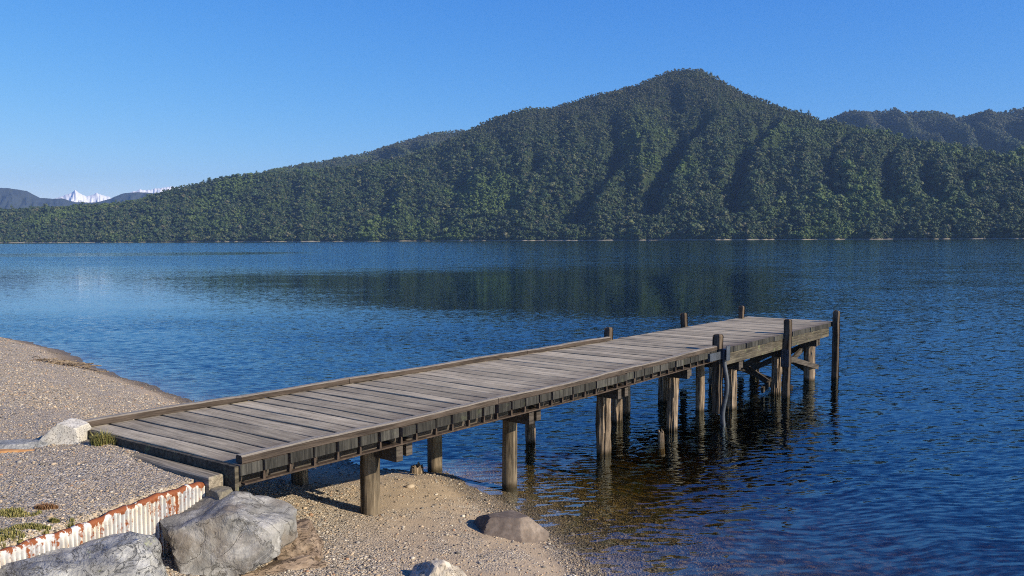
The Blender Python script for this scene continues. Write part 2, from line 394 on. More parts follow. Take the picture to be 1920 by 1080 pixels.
# ------------------------------------------------------------------ lake
def water_material():
    k = NT('lake_water'); p = k.pos(); x, y, z = k.xyz(p)
    warp = k.math('MULTIPLY', k.math('SUBTRACT', k.noise(k.mapping(p, (0.012, 0.03, 0)), 1.0, 4, 0.6), 0.5), 1.0)
    yl = k.math('LOGARITHM', k.math('MAXIMUM', y, 1.0), 10.0)
    yw = k.math('ADD', yl, k.math('MULTIPLY', warp, 0.22))
    # wind: ripples near, a calm lane, ruffled water beyond, a calm slick far off on the left
    nearA = k.maprange(yw, 1.68, 1.50)
    farA = k.maprange(k.math('ADD', yw, k.math('MULTIPLY', k.math('MINIMUM', x, 20.0), 0.0014)), 1.86, 2.14)
    right = k.maprange(k.math('SUBTRACT', x, k.math('MULTIPLY', y, 0.255)), -2.0, 9.0)
    nr = k.math('MULTIPLY', nearA, 0.30); fr = k.math('MULTIPLY', k.math('MULTIPLY', farA, 0.55), k.maprange(k.math('DIVIDE', x, y), -0.22, 0.08, 1.0, 0.42))
    A = k.math('MAXIMUM', nr, fr)
    A = k.math('MAXIMUM', A, k.math('MULTIPLY', right, 0.2))
    lx = k.math('DIVIDE', k.math('ADD', x, 112.0), 62.0); ly = k.math('DIVIDE', k.math('SUBTRACT', y, 232.0), 34.0)
    lens = k.maprange(k.math('ADD', k.math('ADD', k.math('MULTIPLY', lx, lx), k.math('MULTIPLY', ly, ly)), k.math('MULTIPLY', warp, 1.2)), 1.2, 0.7)
    A = k.math('MULTIPLY', A, k.math('SUBTRACT', 1.0, k.math('MULTIPLY', lens, 0.85)))
    shore = k.maprange(y, 1150.0, 1400.0, 1.0, 0.25)
    A = k.math('MULTIPLY', k.math('ADD', k.math('ADD', A, 0.06), k.maprange(yl, 1.35, 1.0, 0.0, 0.26)), shore)
    gust = k.maprange(k.noise(k.mapping(p, (0.10, 0.22, 0)), 1.0, 3, 0.6), 0.3, 0.7, 0.7, 1.3)
    A = k.math('MULTIPLY', A, gust)
    q = k.mapping(k.vmath('ADD', p, k.vmath('MULTIPLY', k.noise(p, 0.35, 2, out=1), (0.0, 0.9, 0.0))), (1, 1, 0), rot=(0, 0, R(-9)))
    acc = None
    for sc, det, w in (((0.8, 2.4, 1), 2, 0.15), ((3.4, 12.5, 1), 1.5, 1.0), ((9, 28, 1), 1, 0.26)):
        n = k.vmath('SUBTRACT', k.noise(k.mapping(q, sc), 1.0, det, 0.5, out=1), (0.5, 0.5, 0.5))
        s_ = k.new('VectorMath', operation='SCALE'); k.set(s_.inputs[0], n); s_.inputs[3].default_value = w
        acc = s_.outputs[0] if acc is None else k.vmath('ADD', acc, s_.outputs[0])
    cx, cy, cz = k.xyz(acc)
    sx = k.math('MULTIPLY', k.math('MULTIPLY', cx, A), 0.5); sy = k.math('MINIMUM', k.math('MULTIPLY', k.math('SUBTRACT', k.math('MULTIPLY', cy, 1.25), k.maprange(yl, 1.25, 1.7, 0.03, 0.085)), A), k.maprange(yl, 1.15, 1.5, 0.065, 0.02))   # waves show their near faces at grazing sight
    nv = k.new('CombineXYZ'); k.set(nv.inputs[0], sx); k.set(nv.inputs[1], sy); nv.inputs[2].default_value = 1.0
    N = k.vmath('NORMALIZE', nv.outputs[0])
    gl = k.new('BsdfGlossy', distribution='MULTI_GGX'); gl.inputs['Color'].default_value = (0.74, 0.92, 1, 1)
    k.set(gl.inputs['Roughness'], k.maprange(yl, 1.3, 2.4, 0.015, 0.05)); k.set(gl.inputs['Normal'], N)
    trn = k.new('BsdfTransparent')
    fr_ = k.new('Fresnel'); k.set(fr_.inputs['IOR'], k.maprange(k.new('NewGeometry').outputs['Backfacing'], 0.0, 1.0, 1.75, 1 / 1.75, False)); k.set(fr_.inputs['Normal'], N)
    mx = k.new('MixShader'); k.set(mx.inputs[0], fr_.outputs[0]); k.l.new(trn.outputs[0], mx.inputs[1]); k.l.new(gl.outputs[0], mx.inputs[2])
    k.l.new(mx.outputs[0], k.out.inputs['Surface'])
    va = k.new('VolumeAbsorption'); va.inputs['Color'].default_value = (0.62, 0.56, 0.30, 1); va.inputs['Density'].default_value = 1.5
    k.l.new(va.outputs[0], k.out.inputs['Volume'])
    k.n.remove(k.b)
    return k.m
wb = MB(); wb.box(-5500, 5500, -300, 7000, -5.2, 0.0)
water = wb.build('water', water_material())
tag(water, 'deep blue rippled lake with a calm lane', kind='structure')

# ------------------------------------------------------------------ hills
def skyline(pts, dz=0):
    a = [azel(*q) for q in pts]; return np.array([q[0] for q in a]), np.array([q[1] for q in a])
MAIN = [(-500, 396), (-200, 394), (0, 392), (60, 390), (120, 386), (200, 381), (245, 377), (272, 368), (300, 360), (325, 352), (350, 346), (400, 336), (440, 328), (480, 324), (560, 320), (640, 313), (700, 304), (760, 291), (810, 273), (850, 254), (880, 240), (930, 216), (985, 200), (1012, 199), (1035, 199), (1100, 178), (1160, 164), (1200, 153), (1240, 136), (1262, 128), (1290, 125), (1320, 130), (1350, 146), (1400, 173), (1450, 192), (1500, 207), (1547, 223), (1590, 232), (1636, 241), (1690, 255), (1733, 264), (1803, 271), (1872, 289), (1920, 293), (2100, 305), (2400, 290)]
REARL = [(300, 392), (400, 350), (470, 327), (500, 320), (560, 308), (620, 299), (690, 284), (740, 269), (780, 257), (810, 249), (840, 244), (870, 243), (900, 246), (960, 252), (1100, 262)]
REARR = [(1350, 262), (1450, 240), (1520, 230), (1547, 225), (1575, 216), (1610, 209), (1650, 208), (1690, 213), (1730, 208), (1760, 211), (1797, 220), (1830, 216), (1860, 212), (1900, 206), (1920, 202), (2050, 180), (2300, 160)]
def r_shore(th):
    return np.interp(th, [R(-40), R(-31), R(-15), R(0), R(14), R(31), R(40)], [2700, 2500, 1950, 1600, 1420, 1380, 1500]) + 26 * pn(th * 38, th * 0 + 3.3) + 9 * pn(th * 150, th * 0 + 1.3)
GUL = [  # picture points of the stream cuts on the main hill: (px,py) downhill, depth, width(rad)
    ([(1200, 245), (1178, 275), (1150, 300), (1142, 325), (1108, 365), (1088, 388), (1070, 410)], 34, 0.0105),
    ([(1330, 215), (1300, 250), (1262, 285), (1246, 320), (1228, 355), (1215, 395)], 32, 0.0105),
    ([(1447, 225), (1440, 245), (1400, 280), (1382, 310), (1376, 345), (1380, 385)], 36, 0.011),
    ([(1590, 250), (1565, 280), (1552, 305), (1562, 335), (1570, 360)], 15, 0.008),
    ([(1690, 268), (1668, 290), (1660, 315), (1668, 345), (1672, 372)], 19, 0.008),
    ([(1770, 283), (1742, 300), (1734, 325), (1738, 350), (1760, 375)], 14, 0.007),
    ([(1850, 300), (1822, 318), (1812, 340), (1830, 365)], 16, 0.008),
    ([(1010, 290), (1000, 315), (985, 340), (960, 365), (950, 390)], 9, 0.010),
    ([(905, 275), (880, 310), (860, 345), (850, 385)], 8, 0.010),
    ([(760, 320), (740, 345), (720, 375), (715, 400)], 7, 0.010),
    ([(560, 340), (545, 365), (520, 395)], 7, 0.011),
    ([(420, 350), (400, 375), (370, 405)], 8, 0.012),
]
def gully_data():
    out = []
    for pts, dep, wd in GUL:
        a = [azel(*q) for q in pts]
        el = np.array([q[1] for q in a])[::-1]; th = np.array([q[0] for q in a])[::-1]
        out.append((el, th, dep, wd))
    return out
GD = gully_data()
def main_h(th, r):
    e = np.interp(th, *skyline(MAIN)); e = np.maximum(e, 0.02)
    rs = r_shore(th); r1 = (rs + 130) / (1 - 1.55 * e); H = e * r1 + 3.6 - 7.0
    t = (r - rs) / (r1 - rs)
    tt = np.clip(t, 0, 1)
    z = H * (0.86 * tt**0.98 + 0.14 * np.sin(tt * np.pi / 2)**1.0)
    env = np.sin(np.pi * np.clip(tt, 0, 1))**0.8
    amp = np.clip(H / 450, 0.05, 1)
    # spurs run down the slope, curving left as they descend
    q = th * 24 + tt * 1.3
    z = z + env * amp * (26 * fbm(q * 1.0, tt * 1.1 + 5, 3) + 16 * (0.35 - np.abs(pn(q * 2.3 + 4, tt * 1.6))))
    z = z + env * amp**0.5 * (12 * fbm(th * 42, r / 110.0, 3) + 6 * fbm(th * 115, r / 42.0, 2))
    elz = np.clip(z, 1, None) / np.maximum(r, 1)
    for el, tg, dep, wd in GD:
        c = np.interp(elz, el, tg) + 0.0055 * pn(elz * 70 + tg[0] * 90, elz * 0 + 1.7) + 0.0018 * pn(elz * 260 + tg[0] * 90, elz * 0 + 5.7); fade = smooth(el[0] - 0.012, el[0] + 0.006, elz) * smooth(el[-1] + 0.006, el[-1] - 0.012, elz)
        wl_ = wd * (0.75 + 0.5 * smooth(el[-1], el[0], elz)) ; u = (th - c) / wl_
        z = z - 1.6 * dep * fade * np.exp(-np.abs(u)**1.5 * 1.1)
        z = z + dep * 0.45 * fade * np.exp(-((u - 1.9) / 0.9)**2)
    back = np.clip(t - 1, 0, None) * (r1 - rs)
    z = np.where(t > 1, H - back * 0.28, z)
    z = np.where(t < 0, (r - rs) * 0.10, z + 0.2)
    return z
def rear_h(sk, rs0, r10, seed, rel=1.0):
    def f(th, r):
        e = np.interp(th, *sk); H = e * r10 + 3.6 - 8
        t = (r - rs0) / (r10 - rs0); tt = np.clip(t, 0, 1)
        env = np.sin(np.pi * tt)**0.7
        q = th * 20 + tt * 1.7 + seed
        z = H * tt**0.8 + rel * env * (70 * (0.3 - np.abs(pn(q * 1.1, tt * 1.2))) + 30 * fbm(q * 2.4, tt * 3, 3))
        return np.where(t > 1, H - (r - r10) * 0.3, z)
    return f
def forest_floor():
    k = NT('hill_soil'); p = k.pos(); z = k.xyz(p)[2]
    soil = k.mix(k.noise(p, 0.05, 4), (0.018, 0.03, 0.012), (0.035, 0.05, 0.02))
    c = k.mix(k.maprange(k.math('ADD', z, k.math('MULTIPLY', k.noise(p, 0.02, 2), 3.0)), 3.1, 2.7), soil, (0.30, 0.26, 0.20))
    return k.done(c, 0.95, None, 0.1)
M_soil = forest_floor()
def hill_mesh(name, hf, th0, th1, nth, ra, rb, nr, label, rel=None):
    th = np.linspace(th0, th1, nth); u = np.linspace(0, 1, nr)
    T, U = np.meshgrid(th, u)
    if rel is not None: RR = rel(T) - 40 + U * (rb - (rel(T) - 40))
    else: RR = ra + U * (rb - ra)
    Zh = hf(T, RR)
    o = np_mesh(name, np.c_[(RR * np.sin(T)).ravel(), (RR * np.cos(T)).ravel(), Zh.ravel()], grid_faces(nth, nr), M_soil, smooth_=True)
    return tag(o, label, kind='structure')
hill_mesh('main_hill', main_h, R(-38), R(38), 700, 0, 3300, 260, 'steep forested hill with one rounded peak across the lake', r_shore)
rl = rear_h(skyline(REARL), 2300, 3300, 3.0); rr = rear_h(skyline(REARR), 2350, 3500, 11.0, 2.0)
hill_mesh('rear_hill', rl, R(-24), R(6), 220, 2300, 3700, 90, 'brownish forested shoulder rising behind the main hill on the left')
hill_mesh('rear_ridge', rr, R(10), R(38), 240, 2350, 3900, 110, 'forested ridge with deep shaded gullies behind the main hill on the right')

# trees of the forest: four prototypes used only through the forests' own node trees
def tree_material():
    k = NT('forest_foliage'); oi = k.new('ObjectInfo'); rnd = oi.outputs['Random']; loc = oi.outputs['Location']
    c = k.ramp(rnd, [(0.0, (0.018, 0.038, 0.014)), (0.3, (0.036, 0.066, 0.024)), (0.55, (0.058, 0.096, 0.036)), (0.80, (0.078, 0.096, 0.048)), (0.93, (0.11, 0.13, 0.05)), (1.0, (0.14, 0.13, 0.08))])
    g = k.noise(loc, 0.0055, 3, 0.6)
    c = k.mix(k.maprange(g, 0.52, 0.64, 0.0, 0.75), c, (0.10, 0.155, 0.035))
    z = k.xyz(loc)[2]
    hi = k.maprange(k.math('ADD', z, k.math('MULTIPLY', k.noise(loc, 0.01, 2), 120.0)), 230.0, 420.0, 0.0, 0.45)
    c = k.mix(hi, c, (0.095, 0.080, 0.060))
    c = k.mix(k.maprange(k.noise(k.pos(), 0.5, 2), 0.35, 0.65, 0.0, 0.5), c, (0.03, 0.042, 0.018))
    return k.done(c, 0.7, None, 0.25)
M_tree = tree_material()
def ico(sub):
    bm = bmesh.new(); bmesh.ops.create_icosphere(bm, subdivisions=sub, radius=1)
    v = np.array([q.co[:] for q in bm.verts]); f = np.array([[q.index for q in p.verts] for p in bm.faces]); bm.free(); return v, f
I1, I1F = ico(1); I2, I2F = ico(2)
def tree_proto(i, clumps, tall, spread):
    g = np.random.default_rng(50 + i); Vs = []; Fs = []; n = 0
    for c in range(clumps):
        a = g.uniform(0, 6.283); rr_ = spread * math.sqrt(g.uniform(0, 1)) * 0.8; hz = tall * (0.52 + 0.42 * g.uniform() * (1 - 0.5 * rr_ / spread))
        if c == 0: rr_ = 0; hz = tall * 0.82
        R_ = g.uniform(0.28, 0.46) * spread
        sc = 1 + g.uniform(-0.32, 0.34, (len(I2), 1)); v = I2 * sc * np.array([R_, R_, R_ * g.uniform(0.6, 0.85)])
        Vs.append(v + np.array([math.cos(a) * rr_, math.sin(a) * rr_, hz])); Fs.append(I2F + n); n += len(v)
    # loose leaf sprays break the outline
    m = 90; a = g.uniform(0, 6.283, m); el = g.uniform(-0.2, 1.0, m); rad = spread * g.uniform(0.75, 1.12, m)
    c = np.c_[np.cos(a) * np.sqrt(1 - np.clip(el, 0, 1)**2) * rad, np.sin(a) * np.sqrt(1 - np.clip(el, 0, 1)**2) * rad, tall * 0.62 + el * tall * 0.36]
    t = c[:, None, :] + g.normal(0, 0.09 * spread, (m, 3, 3)); Vs.append(t.reshape(-1, 3)); Fs.append(np.arange(m * 3).reshape(-1, 3) + n); n += m * 3
    # trunk
    k = 6; rg = np.arange(k) * 2 * np.pi / k
    tv = np.r_[np.c_[np.cos(rg) * 0.05 * tall * .5, np.sin(rg) * 0.05 * tall * .5, rg * 0 - 1], np.c_[np.cos(rg) * 0.015 * tall, np.sin(rg) * 0.015 * tall, rg * 0 + tall * 0.7]]
    tf = []
    for q in range(k): tf += [[q, (q + 1) % k, k + (q + 1) % k], [q, k + (q + 1) % k, k + q]]
    Vs.append(tv); Fs.append(np.array(tf) + n)
    o = np_mesh('tree_shape', np.concatenate(Vs), np.concatenate(Fs), M_tree)
    COL.objects.unlink(o); return o
protos = [tree_proto(0, 7, 11, 4.6), tree_proto(1, 9, 13, 5.4), tree_proto(2, 6, 14, 3.6), tree_proto(3, 8, 9.5, 5.0)]
gnt = bpy.data.node_groups.new('forest_scatter', 'GeometryNodeTree')
gnt.interface.new_socket('Geometry', in_out='INPUT', socket_type='NodeSocketGeometry'); gnt.interface.new_socket('Geometry', in_out='OUTPUT', socket_type='NodeSocketGeometry')
gi = gnt.nodes.new('NodeGroupInput'); go = gnt.nodes.new('NodeGroupOutput')
jn = gnt.nodes.new('GeometryNodeJoinGeometry'); ip = gnt.nodes.new('GeometryNodeInstanceOnPoints')
for pr in protos:
    oi = gnt.nodes.new('GeometryNodeObjectInfo'); oi.inputs[0].default_value = pr; oi.inputs['As Instance'].default_value = True
    gnt.links.new(oi.outputs['Geometry'], jn.inputs[0])
gnt.links.new(gi.outputs[0], ip.inputs['Points']); gnt.links.new(jn.outputs[0], ip.inputs['Instance'])
ip.inputs['Pick Instance'].default_value = True
def named(nm, dt):
    n = gnt.nodes.new('GeometryNodeInputNamedAttribute'); n.data_type = dt; n.inputs[0].default_value = nm
    return [o for o in n.outputs if o.enabled][0]
gnt.links.new(named('pick', 'INT'), ip.inputs['Instance Index'])
gnt.links.new(named('turn', 'FLOAT_VECTOR'), ip.inputs['Rotation'])
gnt.links.new(named('size', 'FLOAT_VECTOR'), ip.inputs['Scale'])
gnt.links.new(ip.outputs[0], go.inputs[0])
def forest(name, pts, sizes, label):
    n = len(pts); me = bpy.data.meshes.new(name); me.vertices.add(n); me.vertices.foreach_set('co', pts.astype(np.float32).ravel())
    a = me.attributes.new('pick', 'INT', 'POINT'); a.data.foreach_set('value', rng.integers(0, 4, n).astype(np.int32))
    a = me.attributes.new('turn', 'FLOAT_VECTOR', 'POINT'); a.data.foreach_set('vector', np.c_[rng.normal(0, .08, n), rng.normal(0, .08, n), rng.uniform(0, 6.28, n)].astype(np.float32).ravel())
    a = me.attributes.new('size', 'FLOAT_VECTOR', 'POINT'); a.data.foreach_set('vector', np.c_[sizes, sizes, sizes * rng.uniform(0.8, 1.25, n)].astype(np.float32).ravel())
    o = bpy.data.objects.new(name, me); COL.objects.link(o); m = o.modifiers.new('forest', 'NODES'); m.node_group = gnt
    return tag(o, label, kind='stuff')
def scatter(hf, th0, th1, ra, rb, cell, ok, rel=None):
    th_n = int((th1 - th0) * (ra + rb) / 2 / cell); r_n = int((rb - ra) / cell)
    T, U = np.meshgrid(np.linspace(th0, th1, th_n), np.linspace(ra, rb, r_n))
    T = T + rng.uniform(-.5, .5, T.shape) * (th1 - th0) / th_n * 1.1; U = U + rng.uniform(-.5, .5, T.shape) * cell * 1.1
    T = T.ravel(); U = U.ravel(); z = hf(T, U); m = ok(T, U, z); T, U, z = T[m], U[m], z[m]
    return np.c_[U * np.sin(T), U * np.cos(T), z - 0.8]
def ok_main(T, U, z):
    e = np.interp(T, *skyline(MAIN)); e = np.maximum(e, .02); rs = r_shore(T); r1 = (rs + 130) / (1 - 1.55 * e)
    gap = 0.5 + 14 * np.clip(pn(T * 45, T * 0 + 8.8) - 0.2, 0, 1)
    return (U > rs + gap) & (U < r1 + 45) & (np.abs(T) < R(36))
pm = scatter(main_h, R(-36), R(36), 1330, 3250, 5.7, ok_main)
sz = rng.lognormal(-0.36, 0.24, len(pm)) * (1 + 0.45 * pn(pm[:, 0] / 38, pm[:, 1] / 38)); sz *= 1 - 0.36 * smooth(70, 330, pm[:, 2])
ths = rng.uniform(R(-36), R(36), 5200); big_ = rng.uniform(0, 1, len(pm)) < 0.02 * (pm[:, 2] < 230); sz = np.where(big_, sz * 1.65, sz); us = r_shore(ths) + 1.5 + 14 * np.clip(pn(ths * 45, ths * 0 + 8.8) - 0.18, 0, 1) + rng.uniform(0, 7, 5200)
pm = np.r_[pm, np.c_[us * np.sin(ths), us * np.cos(ths), main_h(ths, us) - 1.8]]; sz = np.r_[sz, rng.uniform(0.3, 0.6, 5200)]
forest('hill_forest', pm, sz, 'dense dark green forest covering the main hill down to the lake')
pl_ = scatter(rl, R(-24), R(3), 2450, 3345, 7.5, lambda T, U, z: z > 20)
forest('rear_hill_forest', pl_, rng.lognormal(-0.3, 0.18, len(pl_)), 'brownish forest on the shoulder behind the main hill')
pr_ = scatter(rr, R(12), R(36), 2600, 3550, 8.0, lambda T, U, z: z > 20)
forest('rear_ridge_forest', pr_, rng.lognormal(-0.15, 0.2, len(pr_)), 'forest on the right hand ridge behind the main hill')

# a small landslip scar on the left slope
def alp_material(snow):
    k = NT('alpine_rock' if snow else 'far_bush'); p = k.pos(); z = k.xyz(p)[2]
    if snow:
        nrm = k.new('NewGeometry').outputs['Normal']; nz = k.xyz(nrm)[2]
        f = k.math('ADD', k.math('ADD', k.math('MULTIPLY', k.noise(p, 0.004, 6, 0.7), 0.8), k.maprange(z, 320, 470, 0.0, 0.35, False)), k.math('MULTIPLY', nz, 0.25))
        c = k.mix(k.maprange(f, 0.58, 0.68), (0.13, 0.15, 0.19), (0.68, 0.70, 0.74))
    else:
        f = k.math('ADD', k.math('MULTIPLY', k.noise(p, 0.006, 6, 0.7), 1.0), k.maprange(z, 320, 410, 0.0, 0.4, False))
        c = k.mix(k.maprange(f, 0.86, 0.92), k.mix(k.noise(p, 0.004, 4), (0.028, 0.04, 0.045), (0.06, 0.07, 0.07)), (0.82, 0.84, 0.88))
    return k.done(c, 0.9, None, 0.1)
def range_mesh(name, pts, dist, depth, mat, label, rough, snowseed):
    a, e = skyline(pts); th = np.linspace(a[0], a[-1], 420); v = np.linspace(-1, 1, 60)
    T, Vv = np.meshgrid(th, v)
    fine = 1 + rough * (fbm(T * 420 + snowseed, T * 0 + 2, 4))
    Hh = (np.interp(T, a, e) * dist) * fine
    Rr = dist + Vv * depth
    prof = (1 - np.abs(Vv))**0.9
    z = Hh * prof + np.sin(np.pi * prof) * (Hh * 0.28) * (0.3 - np.abs(pn(T * 60 + snowseed, Vv * 2.0)) + 0.5 * fbm(T * 200, Vv * 5 + snowseed, 4))
    z = np.maximum(z, -6) - 0.5
    o = np_mesh(name, np.c_[(Rr * np.sin(T)).ravel(), (Rr * np.cos(T)).ravel(), z.ravel()], grid_faces(420, 60), mat, smooth_=True)
    return tag(o, label, kind='structure')
range_mesh('bush_range', [(-350, 338), (-150, 345), (0, 350), (20, 351), (50, 356), (62, 362), (75, 369), (100, 371), (118, 370), (140, 377), (180, 378), (205, 371), (232, 360), (262, 358), (300, 361), (330, 362), (370, 366), (450, 366), (600, 380)], 6900, 900, alp_material(False), 'blue hazy mountain range low on the far left', 0.006, 2.0)
range_mesh('snow_peaks', [(30, 384), (80, 378), (104, 370), (120, 365), (133, 360), (141, 354), (150, 361), (162, 366), (172, 364), (181, 360), (192, 364), (205, 367), (216, 375), (232, 366), (245, 358), (256, 356), (262, 353), (275, 355), (290, 352), (308, 350), (322, 347), (335, 351), (370, 360), (440, 380)], 8500, 950, alp_material(True), 'snow covered mountain peaks far beyond the left hill', 0.018, 9.0)

# ------------------------------------------------------------------ haze
hb = MB(); hb.box(-6500, 6500, -420, 9900, -7.5, 760)
hz = NT('haze_air'); hz.n.remove(hz.b)
pv = hz.new('VolumePrincipled'); pv.inputs['Color'].default_value = (0.34, 0.58, 1.0, 1); pv.inputs['Density'].default_value = 6.0e-5; pv.inputs['Anisotropy'].default_value = 0.1
hz.l.new(pv.outputs[0], hz.out.inputs['Volume'])
haze = hb.build('haze', hz.m); tag(haze, 'thin blue air over the lake', kind='stuff')

# ------------------------------------------------------------------ jetty
M_deck = wood('deck_timber', (0.12, 0.098, 0.066), (0.47, 0.405, 0.30), 'Y', stain=(0.25, 1.3, (0.075, 0.055, 0.047), 1.0), moss=0.14, tone_amt=0.45, blotch=0.8, span=(0.24, 0.72))
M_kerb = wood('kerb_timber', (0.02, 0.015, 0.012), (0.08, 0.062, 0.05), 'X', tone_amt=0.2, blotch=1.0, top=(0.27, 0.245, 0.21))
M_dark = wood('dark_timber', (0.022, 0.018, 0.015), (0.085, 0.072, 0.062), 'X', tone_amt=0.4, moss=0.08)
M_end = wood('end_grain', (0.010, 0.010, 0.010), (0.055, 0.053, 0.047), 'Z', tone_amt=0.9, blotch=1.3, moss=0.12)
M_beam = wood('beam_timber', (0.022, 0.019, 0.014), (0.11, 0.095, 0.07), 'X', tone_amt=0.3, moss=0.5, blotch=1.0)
M_post = wood('post_timber', (0.015, 0.011, 0.008), (0.14, 0.105, 0.075), 'Z', moss=0.15, wet=True, blotch=1.0)
M_pile_d = wood('treated_pile', (0.022, 0.018, 0.013), (0.22, 0.175, 0.12), 'Z', wet=True, blotch=1.1, grain=0.6)
M_pile_w = wood('weathered_pile', (0.030, 0.021, 0.014), (0.31, 0.24, 0.175), 'Z', wet=True, blotch=0.8)
def steel_rust():
    k = NT('rusty_steel'); o = k.obj(); n = k.noise(o, 14, 6, 0.7)
    return k.done(k.ramp(n, [(0.3, (0.018, 0.013, 0.010)), (0.55, (0.055, 0.038, 0.027)), (0.75, (0.11, 0.08, 0.06))]), 0.8, k.bump(n, 0.4, 0.004), 0.3)
M_steel = steel_rust()
def grey_metal():
    k = NT('grey_metal'); o = k.obj(); n = k.noise(o, 9, 5, 0.7)
    return k.done(k.ramp(n, [(0.3, (0.02, 0.025, 0.032)), (0.7, (0.055, 0.065, 0.085))]), 0.5, k.bump(n, 0.3, 0.004), 0.5)
M_grey = grey_metal()

jetty = bpy.data.objects.new('jetty', None); COL.objects.link(jetty)
jetty.location = O0; jetty.rotation_euler = (0, 0, math.atan2(JU.y, JU.x))
tag(jetty, 'long weathered timber jetty on round piles reaching from the beach into the lake', 'jetty')

# deck planks: one mesh, each plank a piece of its own
mb = MB(); s = 0.0; pitch_list = []
while s < LEN - 0.1:
    w = random.choice((0.26, 0.285, 0.30, 0.31)); w = min(w, LEN - s)
    gap = random.choice((0.018, 0.026, 0.036, 0.055))
    t0, t1 = tr(s) + random.uniform(-0.012, 0.012), tl(s) + random.uniform(-0.02, 0.02)
    z1 = DECK + random.uniform(-0.004, 0.004); tn = random.uniform(0, 1)
    a, b = s + gap * 0.5, s + w - gap * 0.5
    n = 9; ch = 0.006; vs = []
    ph = random.uniform(0, 9)
    for i in range(n):
        t = t0 + (t1 - t0) * i / (n - 1); j1 = 0.004 * math.sin(ph + i * 1.3); j2 = 0.004 * math.sin(ph * 2 + i * 1.7); zz = z1 + 0.003 * math.sin(ph + i)
        for (x, z) in ((a + j1, z1 - TH), (b + j2, z1 - TH), (b + j2, zz - ch), (b + j2 - ch, zz), (a + j1 + ch, zz), (a + j1, zz - ch)):
            vs.append((x + skew(s, t), t, z))
    fs = [(0, 1, 2, 3, 4, 5)[::-1], tuple((n - 1) * 6 + q for q in range(6))]
    for i in range(n - 1):
        for q in range(6): fs.append((i * 6 + q, i * 6 + (q + 1) % 6, (i + 1) * 6 + (q + 1) % 6, (i + 1) * 6 + q))
    mb.add(vs, fs, tn); pitch_list.append((a, b)); s += w
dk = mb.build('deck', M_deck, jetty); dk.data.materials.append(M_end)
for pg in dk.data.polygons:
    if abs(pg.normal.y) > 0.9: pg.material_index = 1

def kerb(side, s0, s1):
    mb = MB(); L = [s0]; 
    while L[-1] < s1 - 0.1: L.append(min(L[-1] + random.uniform(3.2, 4.4), s1))
    for a, b in zip(L[:-1], L[1:]):
        m = 14; tn = random.uniform(0, 1); vs = []
        for i in range(m):
            s_ = a + 0.004 + (b - a - 0.008) * i / (m - 1)
            t = tr(s_) if side == 'r' else tl(s_)
            o_ = (0.002, 0.105) if side == 'r' else (-0.105, -0.002)
            wv = 0.006 * math.sin(s_ * 2.1) + 0.003 * math.sin(s_ * 9)
            z0 = DECK + 0.006; z1 = DECK + 0.082 + wv
            for y, z in ((o_[0], z0), (o_[1], z0), (o_[1], z1 - 0.014), (o_[1] - 0.016, z1), (o_[0] + 0.016, z1), (o_[0], z1 - 0.014)):
                vs.append((s_, t + y + wv * 0.5, z))
        fs = [tuple(range(6))[::-1], tuple((m - 1) * 6 + q for q in range(6))]
        for i in range(m - 1):
            for q in range(6): fs.append((i * 6 + q, i * 6 + (q + 1) % 6, (i + 1) * 6 + (q + 1) % 6, (i + 1) * 6 + q))
        mb.add(vs, fs, tn)
    return mb.build('kerb_rail', M_kerb, jetty)
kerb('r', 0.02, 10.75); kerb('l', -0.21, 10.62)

ZB = DECK - TH                                    # underside of planks
# steel edge channel under the near two thirds
for sd in (0, 1):
    mb = MB(); mw = MB(); m = 24
    for i in range(m):
        a = 0.05 + (10.6) * i / m; b = 0.05 + 10.6 * (i + 1) / m
        for (y0, y1, z0, z1) in ((0.0, 0.07, ZB - 0.098, ZB - 0.082), (0.30, 0.34, ZB - 0.20, ZB - 0.006)):
            f = (lambda q: tr(q)) if sd == 0 else (lambda q: tl(q) )
            g = 1 if sd == 0 else -1
            mbx = mb if y0 < 0.2 else mw
            vs = [(q, f(q) + g * y, z) for z in (z0, z1) for q, y in ((a, y0), (b, y0), (b, y1), (a, y1))]
            mbx.add(vs, [(3, 2, 1, 0), (4, 5, 6, 7), (0, 1, 5, 4), (1, 2, 6, 5), (2, 3, 7, 6), (3, 0, 4, 7)], 0.5)
    mw.build('stringer', M_dark, jetty)
    for (a, b) in pitch_list:
        if a < 0.2 or b > 10.6: continue
        y = tr(a) + 0.004 if sd == 0 else tl(a) - 0.055
        mb.add([(a - 0.022, y, ZB - 0.082), (a + 0.012, y, ZB - 0.082), (a + 0.004, y, ZB - 0.003), (a - 0.014, y, ZB - 0.003),
                (a - 0.022, y + 0.05, ZB - 0.082), (a + 0.012, y + 0.05, ZB - 0.082), (a + 0.004, y + 0.05, ZB - 0.003), (a - 0.014, y + 0.05, ZB - 0.003)],
               [(0, 1, 2, 3), (7, 6, 5, 4), (0, 4, 5, 1), (1, 5, 6, 2), (2, 6, 7, 3), (3, 7, 4, 0)], 0.4)
    mb.build('edge_channel', M_steel, jetty)
